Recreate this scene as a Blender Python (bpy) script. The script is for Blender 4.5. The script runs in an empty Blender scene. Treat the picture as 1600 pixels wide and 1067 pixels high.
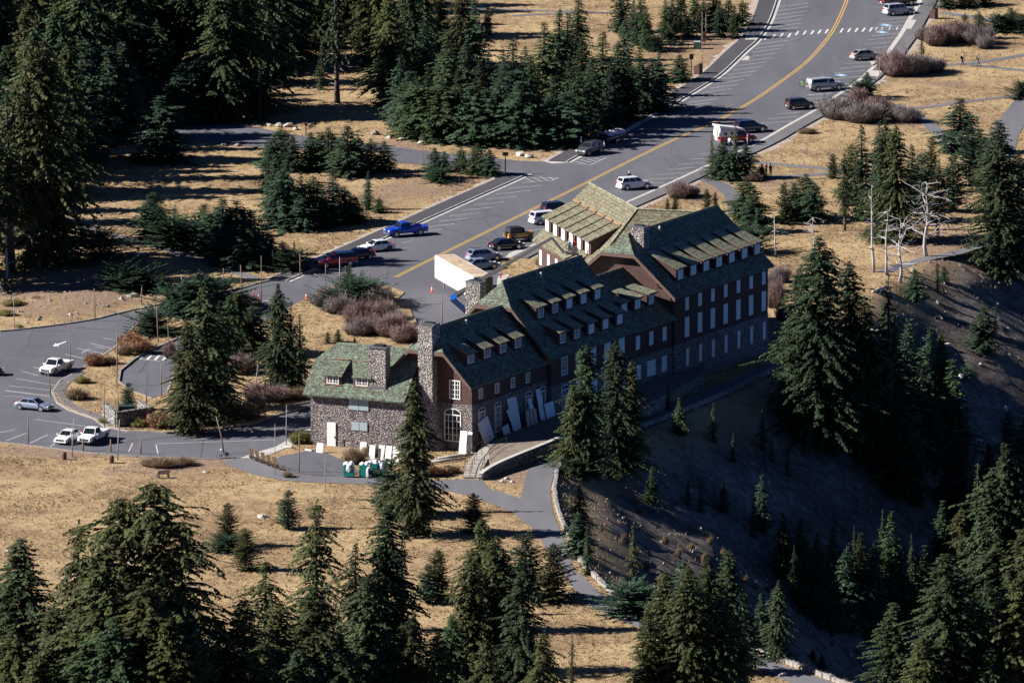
import bpy, bmesh, math, random
import numpy as np
from mathutils import Vector, Matrix
from mathutils import noise as mnoise
R = math.radians
random.seed(7); np.random.seed(7)
sc = bpy.context.scene
COL = sc.collection

# ------------------------------------------------------------------ camera, sky, sun, exposure
F_PX, TH, H = 17000.0, R(10.78), 256.0          # focal length in photo pixels, pitch below level, height above plateau
YC = -H / math.tan(TH)
cam_d = bpy.data.cameras.new('camera'); cam = bpy.data.objects.new('camera', cam_d); COL.objects.link(cam)
cam.location = (0, YC, H); cam.rotation_euler = (math.pi/2 - TH, 0, 0)
cam_d.sensor_width = 36; cam_d.lens = F_PX / 1600 * 36; cam_d.clip_start = 5; cam_d.clip_end = 20000
sc.camera = cam
SUN_EL, SUN_AZ = R(31.5), R(182)                   # sun stands to the left of the view, a touch towards the camera
world = bpy.data.worlds.new('World'); sc.world = world; world.use_nodes = True
wn = world.node_tree; wn.nodes.clear()
sky = wn.nodes.new('ShaderNodeTexSky'); sky.sky_type = 'NISHITA'; sky.sun_disc = False
sky.sun_elevation = SUN_EL; sky.sun_rotation = R(90) - SUN_AZ
sky.altitude = 6000; sky.dust_density = 0.0; sky.ozone_density = 10.0; sky.air_density = 0.6
bg = wn.nodes.new('ShaderNodeBackground'); bg.inputs['Strength'].default_value = 0.056
wo = wn.nodes.new('ShaderNodeOutputWorld')
wn.links.new(sky.outputs[0], bg.inputs[0]); wn.links.new(bg.outputs[0], wo.inputs[0])
sun_d = bpy.data.lights.new('sun', 'SUN'); sun_d.energy = 5.0; sun_d.angle = R(0.5); sun_d.color = (1.0, 0.96, 0.91)
sun = bpy.data.objects.new('sun', sun_d); COL.objects.link(sun)
sdir = Vector((math.cos(SUN_EL)*math.cos(SUN_AZ), math.cos(SUN_EL)*math.sin(SUN_AZ), math.sin(SUN_EL)))
sun.rotation_euler = sdir.to_track_quat('Z', 'Y').to_euler(); sun.location = (-300, 0, 300)
vs = sc.view_settings; vs.view_transform = 'Standard'; vs.look = 'None'; vs.gamma = 1; vs.use_curve_mapping = False
vs.exposure = 1.12

# ------------------------------------------------------------------ pixel -> place
CAMP = np.array([0, YC, H]); FW = np.array([0, math.cos(TH), -math.sin(TH)]); UP = np.array([0, math.sin(TH), math.cos(TH)])
def ray(x, y): return FW + np.array([1., 0, 0])*(x-800)/F_PX - UP*(y-533.5)/F_PX
def at(x, y, z=0.0):
    d = ray(x, y); return CAMP + d*((z-H)/d[2])
def atY(x, y, Y):                                   # the point of that sight line standing at depth Y
    d = ray(x, y); return CAMP + d*((Y-YC)/d[1])
def g2(pts, z=0.0): return [tuple(at(x, y, z)[:2]) for x, y in pts]
def mpp(p):                                         # metres per photo pixel at a place
    return float((np.array(p, float)-CAMP) @ FW) / F_PX

# ------------------------------------------------------------------ terrain
RIM_PX = [(1700,1200),(1440,1108),(1290,1058),(1170,1013),(1022,962),(945,918),(905,880),(886,838),(868,795),(864,752),(882,708),(935,690),(1003,666),(1118,622),(1222,570),(1290,505),(1370,440),(1440,402),(1530,374),(1640,352),(1900,318)]
RIM = np.array(g2(RIM_PX)); RIM = np.vstack([RIM[0]+(RIM[0]-RIM[1])*20, RIM, RIM[-1]+(RIM[-1]-RIM[-2])*20])
def rim_dist(P):                                    # >0 on the caldera side (right of the rim line)
    P = np.atleast_2d(P); best = np.full(len(P), 1e9); sgn = np.ones(len(P))
    for a, b in zip(RIM[:-1], RIM[1:]):
        d = b-a; L2 = d@d; t = np.clip(((P-a)@d)/L2, 0, 1); q = a + t[:, None]*d
        v = P-q; dist = np.hypot(v[:, 0], v[:, 1]); cr = d[0]*v[:, 1]-d[1]*v[:, 0]
        m = dist < best-1e-9; best = np.where(m, dist, best); sgn = np.where(m, np.where(cr < 0, 1, -1), sgn)
    return best*sgn
def vnoise(P, s, seed=0.0):
    return np.array([mnoise.noise((p[0]*s+seed, p[1]*s-seed, seed*.37)) for p in np.atleast_2d(P)])
def heights(P, fine=True):
    P = np.atleast_2d(np.array(P, float)); d = rim_dist(P)-0.9
    z = np.full(len(P), -0.04); m = d > 0
    dd = np.maximum(d, 0)
    kf = np.clip((P[:, 1]+5)/45, 0, 1); sf = .80*(1-kf)+.60*kf
    lowr = np.clip((-70-P[:, 1])/12, 0, 1); slope = sf*(np.sqrt(dd*dd+4)-2)*(1-lowr)+lowr*(.50*dd+.42*np.maximum(dd-17, 0))
    slope = np.where(dd > 160, slope-.5*(dd-160)*(1-.2*lowr), slope)
    if m.any() and fine:
        k = np.minimum(dd[m]/8, 1)
        n = vnoise(P[m], .05, 3.)*1.7 + vnoise(P[m], .15, 9.)*1.0 + vnoise(P[m], .4, 5.)*.5 + vnoise(P[m], .9, 6.)*.22
        z[m] += n*k
    # rough bank behind the kerb of the lower car park
    b = ((P[:, 0]+55)/12)**2 + ((P[:, 1]-27)/10)**2
    z = z + np.where(b < 1, (1-b)**2*0.7, 0) 
    return z - slope
def place(x, y):                                    # where the sight line meets the terrain
    p = at(x, y, 0.0)
    if rim_dist(p[:2])[0] <= 1.0:
        p[2] = 0.0; return Vector(p)
    d = ray(x, y); t0 = (0-H)/d[2]
    ts = t0 + np.linspace(-150, 400, 1101); pts = CAMP + ts[:, None]*d
    dif = pts[:, 2]-heights(pts[:, :2])
    ins = rim_dist(pts[:, :2]) > 0.5
    for i in range(1, len(ts)):
        if dif[i-1] > 0 >= dif[i]:
            f = dif[i-1]/(dif[i-1]-dif[i]); q = pts[i-1]*(1-f)+pts[i]*f; return Vector(q)
    return Vector(p)
def gz(x, y): return float(heights([(x, y)])[0])

# ------------------------------------------------------------------ mesh helper
class MB:
    def __init__(s): s.v = []; s.f = []
    def add(s, vs_, fs): 
        o = len(s.v); s.v += [tuple(map(float, p)) for p in vs_]; s.f += [tuple(i+o for i in f) for f in fs]; return s
    def box(s, c, d, rz=0.0, taper=1.0, rot=None):
        hx, hy, hz = d[0]/2, d[1]/2, d[2]/2; pts = []
        for z, k in ((-hz, 1), (hz, taper)):
            for x, y in ((-hx, -hy), (hx, -hy), (hx, hy), (-hx, hy)): pts.append(Vector((x*k, y*k, z)))
        M = rot if rot is not None else Matrix.Rotation(rz, 3, 'Z')
        pts = [M @ p + Vector(c) for p in pts]
        return s.add(pts, [(3,2,1,0),(4,5,6,7),(0,1,5,4),(1,2,6,5),(2,3,7,6),(3,0,4,7)])
    def prism(s, poly, z0, z1):
        n = len(poly); zz0 = z0 if hasattr(z0, '__len__') else [z0]*n; zz1 = z1 if hasattr(z1, '__len__') else [z1]*n
        a = sum(poly[i][0]*poly[(i+1) % n][1]-poly[(i+1) % n][0]*poly[i][1] for i in range(n))
        if a < 0: poly = poly[::-1]; zz0 = zz0[::-1]; zz1 = zz1[::-1]
        vs_ = [(p[0], p[1], z) for p, z in zip(poly, zz0)]+[(p[0], p[1], z) for p, z in zip(poly, zz1)]
        return s.add(vs_, [tuple(range(n))[::-1], tuple(range(n, 2*n))]+[(i, (i+1) % n, n+(i+1) % n, n+i) for i in range(n)])
    def slab(s, top, dz):                           # planar-ish polygon list (shared verts) thickened downwards
        vs_, fs = top; n = len(vs_); lo = [(p[0], p[1], p[2]-dz) for p in vs_]
        edges = {}
        for f in fs:
            for i in range(len(f)):
                a, b = f[i], f[(i+1) % len(f)]
                if (b, a) in edges: edges.pop((b, a))
                else: edges[(a, b)] = 1
        return s.add(list(vs_)+lo, list(fs)+[tuple(i+n for i in f[::-1]) for f in fs]+[(b, a, a+n, b+n) for a, b in edges])
    def tube(s, pts, rad, n=6, cap=True):
        pts = [Vector(p) for p in pts]; rad = rad if hasattr(rad, '__len__') else [rad]*len(pts); o = len(s.v)
        for i, p in enumerate(pts):
            t = (pts[min(i+1, len(pts)-1)]-pts[max(i-1, 0)]).normalized()
            x = t.orthogonal().normalized() if i == 0 else (x - t*x.dot(t)).normalized()
            y = t.cross(x)
            for k in range(n):
                a = 2*math.pi*k/n; s.v.append(tuple(p+(x*math.cos(a)+y*math.sin(a))*rad[i]))
        for i in range(len(pts)-1):
            for k in range(n): s.f.append((o+i*n+k, o+i*n+(k+1) % n, o+(i+1)*n+(k+1) % n, o+(i+1)*n+k))
        if cap:
            s.f.append(tuple(o+k for k in range(n))[::-1]); s.f.append(tuple(o+(len(pts)-1)*n+k for k in range(n)))
        return s
    def lathe(s, prof, n=12, c=(0, 0, 0), axis='Z'):
        o = len(s.v)
        for r, z in prof:
            for k in range(n):
                a = 2*math.pi*k/n; x, y = r*math.cos(a), r*math.sin(a)
                p = (x, y, z) if axis == 'Z' else (x, z, y)
                s.v.append((p[0]+c[0], p[1]+c[1], p[2]+c[2]))
        for i in range(len(prof)-1):
            for k in range(n):
                q = (o+i*n+k, o+i*n+(k+1) % n, o+(i+1)*n+(k+1) % n, o+(i+1)*n+k)
                s.f.append(q if axis == 'Z' else q[::-1])
        s.f.append(tuple(o+k for k in range(n))[::-1]); s.f.append(tuple(o+(len(prof)-1)*n+k for k in range(n)))
        return s
    def mesh(s, name, mat, smooth=False):
        me = bpy.data.meshes.new(name); me.from_pydata(s.v, [], s.f); me.validate()
        if mat is not None: me.materials.append(mat)
        if smooth: me.polygons.foreach_set('use_smooth', [True]*len(me.polygons))
        me.update(); return me
    def build(s, name, mat, parent=None, smooth=False, **kw):
        return link(name, s.mesh(name, mat, smooth), parent, **kw)
def link(name, me, parent=None, loc=None, rot=None, scale=None, label=None, cat=None, group=None, kind=None):
    o = bpy.data.objects.new(name, me); COL.objects.link(o)
    if parent is not None: o.parent = parent
    if loc is not None: o.location = loc
    if rot is not None: o.rotation_euler = rot
    if scale is not None: o.scale = scale if hasattr(scale, '__len__') else (scale,)*3
    tag(o, label, cat, group, kind); return o
def tag(o, label=None, cat=None, group=None, kind=None):
    if label: o['label'] = label
    if cat: o['category'] = cat
    if group: o['group'] = group
    if kind: o['kind'] = kind
    return o
def thing(name, label, cat, loc=(0, 0, 0), rz=0.0, group=None, scale=None):
    o = bpy.data.objects.new(name, None); COL.objects.link(o); o.empty_display_size = .2
    o.location = loc; o.rotation_euler = (0, 0, rz)
    if scale is not None: o.scale = scale if hasattr(scale, '__len__') else (scale,)*3
    return tag(o, label, cat, group)
ORD = ['', 'first', 'second', 'third', 'fourth', 'fifth', 'sixth', 'seventh', 'eighth', 'ninth', 'tenth', 'eleventh', 'twelfth', 'thirteenth', 'fourteenth', 'fifteenth', 'sixteenth', 'seventeenth', 'eighteenth', 'nineteenth', 'twentieth']
def ordw(i):
    if i <= 20: return ORD[i]
    t = {2: 'twenty', 3: 'thirty', 4: 'forty', 5: 'fifty'}[i//10]
    return {2: 'twentieth', 3: 'thirtieth', 4: 'fortieth', 5: 'fiftieth'}[i//10] if i % 10 == 0 else t+'-'+ORD[i % 10]

# ------------------------------------------------------------------ materials
MATS = {}
def nt(name):
    m = bpy.data.materials.new(name); m.use_nodes = True; MATS[name] = m
    t = m.node_tree; return m, t, t.nodes['Principled BSDF']
def L(t, a, b): t.links.new(a, b)
def texc(t, kind='Object'):
    return t.nodes.new('ShaderNodeTexCoord').outputs[kind]
def worldpos(t): return t.nodes.new('ShaderNodeNewGeometry').outputs['Position']
def noise_n(t, vec, scale, detail=4, rough=.6):
    n = t.nodes.new('ShaderNodeTexNoise'); n.inputs['Scale'].default_value = scale; n.inputs['Detail'].default_value = detail; n.inputs['Roughness'].default_value = rough
    L(t, vec, n.inputs['Vector']); return n.outputs['Fac']
def ramp(t, fac, stops):
    r = t.nodes.new('ShaderNodeValToRGB'); el = r.color_ramp.elements
    el[0].position, el[0].color = stops[0][0], (*stops[0][1], 1) if hasattr(stops[0][1], '__len__') else (stops[0][1],)*3+(1,)
    el[1].position, el[1].color = stops[-1][0], (*stops[-1][1], 1) if hasattr(stops[-1][1], '__len__') else (stops[-1][1],)*3+(1,)
    for p, c in stops[1:-1]:
        e = el.new(p); e.color = (*c, 1) if hasattr(c, '__len__') else (c, c, c, 1)
    L(t, fac, r.inputs[0]); return r.outputs[0]
def mix(t, fac, a, b, mode='MIX'):
    n = t.nodes.new('ShaderNodeMix'); n.data_type = 'RGBA'; n.blend_type = mode
    for sock, v in ((n.inputs[0], fac), (n.inputs[6], a), (n.inputs[7], b)):
        if hasattr(v, 'is_linked') or hasattr(v, 'links'): L(t, v, sock)
        elif hasattr(v, '__len__'): sock.default_value = (*v, 1)
        else: sock.default_value = v
    return n.outputs[2]
def math_n(t, op, a, b=None):
    n = t.nodes.new('ShaderNodeMath'); n.operation = op
    for s_, v in zip(n.inputs, (a, b)):
        if v is None: continue
        if hasattr(v, 'links'): L(t, v, s_)
        else: s_.default_value = v
    return n.outputs[0]
def bump(t, bsdf, h, strength=.5, dist=.05):
    b = t.nodes.new('ShaderNodeBump'); b.inputs['Strength'].default_value = strength; b.inputs['Distance'].default_value = dist
    L(t, h, b.inputs['Height']); L(t, b.outputs[0], bsdf.inputs['Normal'])
def plain(name, col, rough=.6, metal=0.0, var=.12, scale=3.0, spec=None, coat=0):
    m, t, b = nt(name); v = texc(t)
    n = noise_n(t, v, scale); c = ramp(t, n, [(.3, tuple(x*(1-var) for x in col)), (.7, tuple(min(1, x*(1+var)) for x in col))])
    L(t, c, b.inputs['Base Color']); b.inputs['Roughness'].default_value = rough; b.inputs['Metallic'].default_value = metal
    if spec is not None: b.inputs['Specular IOR Level'].default_value = spec
    if coat: b.inputs['Coat Weight'].default_value = coat; b.inputs['Coat Roughness'].default_value = .05
    return m
def voro(t, vec, scale, feature='F1', rnd=1.0):
    n = t.nodes.new('ShaderNodeTexVoronoi'); n.inputs['Scale'].default_value = scale; n.feature = feature; n.inputs['Randomness'].default_value = rnd
    L(t, vec, n.inputs['Vector']); return n
def mapping(t, vec, scale=(1, 1, 1)):
    n = t.nodes.new('ShaderNodeMapping'); n.inputs['Scale'].default_value = scale; L(t, vec, n.inputs['Vector']); return n.outputs[0]

STRAW = [(.35, (.13, .086, .058)), (.45, (.25, .17, .098)), (.53, (.38, .272, .15)), (.64, (.48, .365, .21))]
def ground_mat():
    m, t, b = nt('ground_dry_grass'); w = worldpos(t)
    big = noise_n(t, w, .07, 5, .65); mid = noise_n(t, mapping(t, w, (1, .45, 1)), .7, 5, .7); fine = noise_n(t, w, 4.5, 4, .75)
    s = math_n(t, 'ADD', math_n(t, 'MULTIPLY', big, .42), math_n(t, 'ADD', math_n(t, 'MULTIPLY', mid, .36), math_n(t, 'MULTIPLY', fine, .22)))
    straw = ramp(t, s, STRAW)
    dirt = ramp(t, noise_n(t, w, 1.6, 6, .75), [(.3, (.15, .095, .068)), (.55, (.27, .19, .135)), (.75, (.38, .30, .235))])
    scree = ramp(t, math_n(t, 'ADD', math_n(t, 'MULTIPLY', noise_n(t, w, .9, 6, .8), .6), math_n(t, 'MULTIPLY', noise_n(t, w, .12, 5, .7), .4)), [(.38, (.045, .036, .032)), (.47, (.09, .076, .070)), (.54, (.15, .128, .117)), (.64, (.27, .235, .21))])
    at_ = t.nodes.new('ShaderNodeAttribute'); at_.attribute_name = 'dirt'
    ac = t.nodes.new('ShaderNodeAttribute'); ac.attribute_name = 'scree'
    dn = ramp(t, math_n(t, 'ADD', math_n(t, 'ADD', at_.outputs['Fac'], math_n(t, 'MULTIPLY', math_n(t, 'SUBTRACT', noise_n(t, w, .16, 5, .7), .42), 1.3)), math_n(t, 'MULTIPLY', math_n(t, 'SUBTRACT', mid, .5), 1.2)), [(.42, 0), (.62, 1)])
    c = mix(t, dn, straw, dirt); c = mix(t, ac.outputs['Fac'], c, scree)
    L(t, c, b.inputs['Base Color']); b.inputs['Roughness'].default_value = .95; b.inputs['Specular IOR Level'].default_value = .1
    bump(t, b, math_n(t, 'ADD', math_n(t, 'MULTIPLY', mid, 1.2), fine), .9, .16)
    return m
def grass_mat():
    m, t, b = nt('straw_grass'); w = worldpos(t)
    big = noise_n(t, w, .07, 5, .65)
    a = t.nodes.new('ShaderNodeAttribute'); a.attribute_name = 'tint'
    s = math_n(t, 'ADD', math_n(t, 'MULTIPLY', big, .75), math_n(t, 'MULTIPLY', a.outputs['Fac'], .32))
    c = ramp(t, s, [(.32, (.14, .095, .058)), (.48, (.28, .195, .108)), (.60, (.41, .30, .162)), (.75, (.51, .395, .235))])
    L(t, c, b.inputs['Base Color']); b.inputs['Roughness'].default_value = .9; b.inputs['Specular IOR Level'].default_value = .1
    b.inputs['Subsurface Weight'].default_value = 0
    return m
def asphalt_mat(name, base, crack=True):
    m, t, b = nt(name); w = worldpos(t)
    pt = noise_n(t, mapping(t, w, (1, .35, 1)), .09, 5, .6); fn = noise_n(t, w, 9, 4, .7); st = noise_n(t, w, .6, 5, .7)
    c = ramp(t, pt, [(.3, tuple(x*.78 for x in base)), (.7, tuple(x*1.18 for x in base))])
    c = mix(t, ramp(t, st, [(.35, .28), (.7, 0)]), c, tuple(x*.62 for x in base)); c = mix(t, math_n(t, 'MULTIPLY', fn, .35), c, tuple(x*1.5 for x in base))
    ol = noise_n(t, w, .35, 3, .5); c = mix(t, ramp(t, ol, [(.66, 0), (.74, .45)]), c, tuple(x*.45 for x in base)); c = mix(t, ramp(t, noise_n(t, mapping(t, w, (.5, .06, 1)), 1.0, 3, .5), [(.5, 0), (.75, .3)]), c, tuple(x*1.5 for x in base))
    if crack:
        v = voro(t, mapping(t, w, (.09, .045, .1)), 1.0, 'DISTANCE_TO_EDGE'); k = ramp(t, v.outputs['Distance'], [(.0, 1), (.006, 0)])
        c = mix(t, math_n(t, 'MULTIPLY', k, .5), c, (.025, .025, .028))
    L(t, c, b.inputs['Base Color']); b.inputs['Roughness'].default_value = .9; b.inputs['Specular IOR Level'].default_value = .2
    bump(t, b, fn, .3, .01); return m
def stone_mat(name, cols, scale, joint=(.03, .027, .025), wj=.07, jl=.09):
    m, t, b = nt(name); v = texc(t)
    d = noise_n(t, v, 2.0, 3); off = t.nodes.new('ShaderNodeVectorMath'); off.operation = 'ADD'
    sc_ = t.nodes.new('ShaderNodeVectorMath'); sc_.operation = 'SCALE'; sc_.inputs['Scale'].default_value = .25
    nn = t.nodes.new('ShaderNodeTexNoise'); nn.inputs['Scale'].default_value = 3.0; L(t, v, nn.inputs['Vector'])
    L(t, nn.outputs['Color'], sc_.inputs[0]); L(t, v, off.inputs[0]); L(t, sc_.outputs[0], off.inputs[1])
    vm = mapping(t, off.outputs[0], (1, 1, 1.35))
    ve = voro(t, vm, scale, 'DISTANCE_TO_EDGE'); vc = voro(t, vm, scale, 'F1')
    sp = t.nodes.new('ShaderNodeSeparateColor'); L(t, vc.outputs['Color'], sp.inputs[0])
    c = ramp(t, sp.outputs[0], [(i/(len(cols)-1), k) for i, k in enumerate(cols)])
    c = mix(t, math_n(t, 'MULTIPLY', noise_n(t, v, 9, 3), .5), c, tuple(x*.5 for x in cols[len(cols)//2]))
    j = ramp(t, ve.outputs['Distance'], [(wj*.5, 1), (jl, 0)])
    c = mix(t, j, c, joint); L(t, c, b.inputs['Base Color']); b.inputs['Roughness'].default_value = .85
    h = ramp(t, ve.outputs['Distance'], [(.0, 0), (.2, 1)]); bump(t, b, h, 1.0, .12); return m
def shingle_mat(name, cols, axis_scale=(1, 1, 1)):
    m, t, b = nt(name); v = texc(t)
    patch = noise_n(t, v, 1.5, 6, .8); fine = noise_n(t, v, 6., 4, .75)
    s = math_n(t, 'ADD', math_n(t, 'MULTIPLY', patch, .5), math_n(t, 'MULTIPLY', fine, .5))
    c = ramp(t, s, cols)
    vz = voro(t, mapping(t, v, (4.2, 4.2, 6.5)), 1.0, 'F1', .8); sp = t.nodes.new('ShaderNodeSeparateColor'); L(t, vz.outputs['Color'], sp.inputs[0])
    c = mix(t, .18, c, ramp(t, sp.outputs[0], [(0, cols[0][1]), (1, cols[-1][1])]))
    wv = t.nodes.new('ShaderNodeTexWave'); wv.wave_type = 'BANDS'; wv.bands_direction = 'Z'; wv.wave_profile = 'SAW'; wv.inputs['Scale'].default_value = 1.0; wv.inputs['Distortion'].default_value = .6
    wv.inputs['Detail Scale'].default_value = 2.; L(t, v, wv.inputs['Vector'])
    c = mix(t, ramp(t, wv.outputs['Fac'], [(.0, .45), (.25, 0)]), c, tuple(x*.3 for x in cols[0][1]))
    L(t, c, b.inputs['Base Color']); b.inputs['Roughness'].default_value = .85; b.inputs['Specular IOR Level'].default_value = .25
    bump(t, b, math_n(t, 'ADD', wv.outputs['Fac'], fine), .7, .07); return m
def siding_mat(name, col):
    m, t, b = nt(name); v = texc(t)
    wv = t.nodes.new('ShaderNodeTexWave'); wv.bands_direction = 'Z'; wv.wave_profile = 'SAW'; wv.inputs['Scale'].default_value = 1.3; wv.inputs['Distortion'].default_value = .35; L(t, v, wv.inputs['Vector'])
    vz = voro(t, mapping(t, v, (5, 5, 4.1)), 1.0, 'F1', .6); sp = t.nodes.new('ShaderNodeSeparateColor'); L(t, vz.outputs['Color'], sp.inputs[0])
    c = ramp(t, sp.outputs[0], [(0, tuple(x*.72 for x in col)), (1, tuple(x*1.3 for x in col))])
    c = mix(t, ramp(t, wv.outputs['Fac'], [(0, .6), (.2, 0)]), c, tuple(x*.35 for x in col))
    L(t, c, b.inputs['Base Color']); b.inputs['Roughness'].default_value = .9; bump(t, b, wv.outputs['Fac'], .6, .05); return m
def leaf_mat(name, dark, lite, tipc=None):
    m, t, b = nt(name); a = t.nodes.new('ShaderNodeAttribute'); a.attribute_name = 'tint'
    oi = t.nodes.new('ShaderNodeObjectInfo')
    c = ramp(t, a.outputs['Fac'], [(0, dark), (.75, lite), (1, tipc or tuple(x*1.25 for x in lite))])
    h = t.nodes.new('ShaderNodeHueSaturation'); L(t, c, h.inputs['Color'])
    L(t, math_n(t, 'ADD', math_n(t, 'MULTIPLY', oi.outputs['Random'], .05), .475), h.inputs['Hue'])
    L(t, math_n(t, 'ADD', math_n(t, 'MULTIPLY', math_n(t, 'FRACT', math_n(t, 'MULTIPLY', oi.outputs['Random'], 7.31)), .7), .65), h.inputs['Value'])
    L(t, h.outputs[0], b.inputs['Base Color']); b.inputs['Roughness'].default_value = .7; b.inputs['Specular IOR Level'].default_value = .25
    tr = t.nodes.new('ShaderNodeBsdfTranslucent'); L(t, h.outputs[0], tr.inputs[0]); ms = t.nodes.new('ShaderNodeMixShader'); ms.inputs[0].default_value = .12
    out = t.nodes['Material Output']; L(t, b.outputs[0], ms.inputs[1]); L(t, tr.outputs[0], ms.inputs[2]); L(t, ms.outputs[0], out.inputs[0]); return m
def twig_mat(name, lo, hi):
    m, t, b = nt(name); a = t.nodes.new('ShaderNodeAttribute'); a.attribute_name = 'tint'
    L(t, ramp(t, a.outputs['Fac'], [(0, lo), (1, hi)]), b.inputs['Base Color']); b.inputs['Roughness'].default_value = .9; return m

M_GROUND = ground_mat(); M_GRASS = grass_mat()
M_ASPH = asphalt_mat('asphalt_road', (.104, .102, .118)); M_WALK = asphalt_mat('asphalt_sidewalk_dark', (.062, .060, .068), False)
M_WALK2 = asphalt_mat('asphalt_sidewalk_grey', (.125, .12, .125), False); M_TRAIL = asphalt_mat('asphalt_trail', (.13, .127, .14), False)
M_CONC = plain('concrete_pale', (.42, .40, .37), .85, var=.2, scale=1.2); M_KERB = plain('kerb_concrete', (.38, .36, .33), .85, var=.25, scale=1.0)
M_OLDKERB = plain('old_stone_kerb', (.24, .21, .185), .9, var=.35, scale=2.)
M_LINE = plain('white_road_paint', (.55, .55, .53), .8, var=.25, scale=2.5); M_YEL = plain('yellow_road_paint', (.50, .30, .075), .8, var=.2, scale=1.5)
M_BLUEP = plain('blue_road_paint', (.20, .34, .52), .8, var=.2)
M_STONE = stone_mat('lodge_stone', [(.11, .10, .10), (.25, .215, .21), (.36, .30, .285), (.43, .33, .31), (.31, .28, .295), (.46, .40, .35)], 3.2)
M_CHIM = stone_mat('chimney_stone', [(.16, .14, .14), (.42, .38, .36), (.60, .55, .52), (.40, .30, .25), (.68, .63, .60), (.42, .40, .38)], 3.1, joint=(.04, .035, .035))
M_WALLST = stone_mat('retaining_wall_stone', [(.14, .13, .12), (.30, .27, .25), (.22, .20, .19), (.40, .37, .34)], 1.5)
M_ROOF = shingle_mat('green_shingle', [(.445, (.060, .038, .027)), (.485, (.075, .058, .040)), (.505, (.095, .13, .095)), (.56, (.19, .265, .195))])
M_ROOFB = shingle_mat('brown_worn_shingle', [(.44, (.065, .042, .027)), (.485, (.13, .08, .045)), (.525, (.23, .15, .085)), (.545, (.13, .165, .11)), (.585, (.20, .275, .20))])
M_ROOFD = shingle_mat('dark_green_shingle', [(.44, (.11, .085, .055)), (.485, (.18, .17, .115)), (.515, (.25, .27, .18)), (.57, (.33, .36, .25))])
M_SIDE = siding_mat('brown_shingle_siding', (.082, .040, .034)); M_TRIM = plain('brown_trim', (.115, .062, .05), .7, var=.25, scale=4)
M_SOFFIT = plain('dark_soffit', (.05, .032, .028), .8)
M_WHITE = plain('white_window_paint', (.74, .72, .68), .55, var=.06); M_BOARD = plain('white_painted_board', (.72, .71, .69), .6, var=.1, scale=1.2)
M_YBOARD = plain('bare_plywood', (.50, .40, .25), .7, var=.15, scale=1.5)
M_SHUT = plain('grey_blue_shutter', (.30, .36, .38), .65, var=.15, scale=6); M_GLASS = plain('dark_glass', (.012, .014, .018), .06, var=.1, spec=.6)
M_LEAD = plain('lead_flashing', (.16, .16, .17), .5, .4); M_COPPER = plain('rusty_flashing', (.36, .20, .12), .6, var=.3, scale=2)
M_BARK = plain('bark', (.085, .065, .055), .95, var=.4, scale=3); M_BARKG = plain('grey_bark', (.19, .17, .155), .95, var=.35, scale=3); M_DEAD = plain('bleached_wood', (.40, .37, .35), .85, var=.25, scale=2)
M_POLE = plain('weathered_pole', (.21, .15, .115), .9, var=.35, scale=2); M_POLEG = plain('grey_pole', (.27, .25, .24), .8, var=.2, scale=2)
M_LEAF = leaf_mat('hemlock_needles', (.006, .012, .006), (.043, .068, .026)); M_LEAFB = leaf_mat('fir_needles_blue', (.006, .015, .009), (.036, .068, .035)); M_LEAFY = leaf_mat('hemlock_needles_olive', (.009, .013, .004), (.060, .069, .021))
M_TWIG = twig_mat('grey_twigs', (.075, .060, .060), (.25, .205, .20)); M_TWIGR = twig_mat('reddish_twigs', (.085, .054, .050), (.27, .18, .165)); M_TWIGO = twig_mat('orange_leaves', (.10, .05, .028), (.30, .15, .075)); M_TWIGB = twig_mat('brown_brush', (.085, .06, .04), (.26, .18, .10)); M_TWIGG = twig_mat('yellow_green_brush', (.07, .075, .02), (.24, .22, .06))
M_ROCK = plain('rock', (.20, .175, .155), .9, var=.45, scale=1.6); M_ROCKL = plain('pale_rock', (.44, .40, .36), .9, var=.25, scale=2.2)
M_TYRE = plain('tyre_rubber', (.018, .018, .018), .8); M_RIM = plain('alloy', (.48, .48, .49), .35, .8); M_BLACK = plain('black_plastic', (.022, .022, .024), .5); M_CHROME = plain('chrome', (.6, .6, .6), .2, .9)
M_LAMPW = plain('headlamp', (.75, .75, .72), .15, spec=.7); M_LAMPR = plain('tail_lamp', (.42, .02, .02), .2); M_PLATE = plain('number_plate', (.6, .62, .65), .4)
M_ORANGE = plain('cone_orange', (.80, .13, .03), .5, var=.05); M_RED = plain('post_red', (.55, .03, .03), .5); M_GREENBOX = plain('dark_green_box', (.03, .055, .045), .5); M_TEAL = plain('teal_bin', (.0, .16, .135), .45, var=.06); M_TEALB = plain('teal_bin_lit_lid', (.01, .26, .21), .45)
M_BROWNB = plain('brown_bin', (.075, .030, .026), .6); M_WOOD = plain('plank_wood', (.34, .24, .145), .8, var=.3, scale=3); M_WOODD = plain('dark_wood', (.11, .065, .05), .85, var=.3); M_LINEN = plain('white_linen', (.78, .76, .80), .85, var=.05)
M_DECK = plain('grey_deck_board', (.36, .33, .29), .85, var=.2, scale=2); M_BLUE = plain('boom_blue', (.0, .105, .47), .35, var=.05, coat=.3); M_STEEL = plain('dark_steel', (.055, .055, .06), .45, .3)
M_EARTH = plain('trodden_earth', (.16, .125, .095), .95, var=.35, scale=1.2)
M_GRAVEL = plain('gravel', (.34, .28, .235), .95, var=.4, scale=2.5)
M_PARA = plain('parapet_stone', (.27, .245, .225), .9, var=.5, scale=1.4)
M_SKIN = plain('skin', (.50, .30, .22), .6, var=.05)

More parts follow.
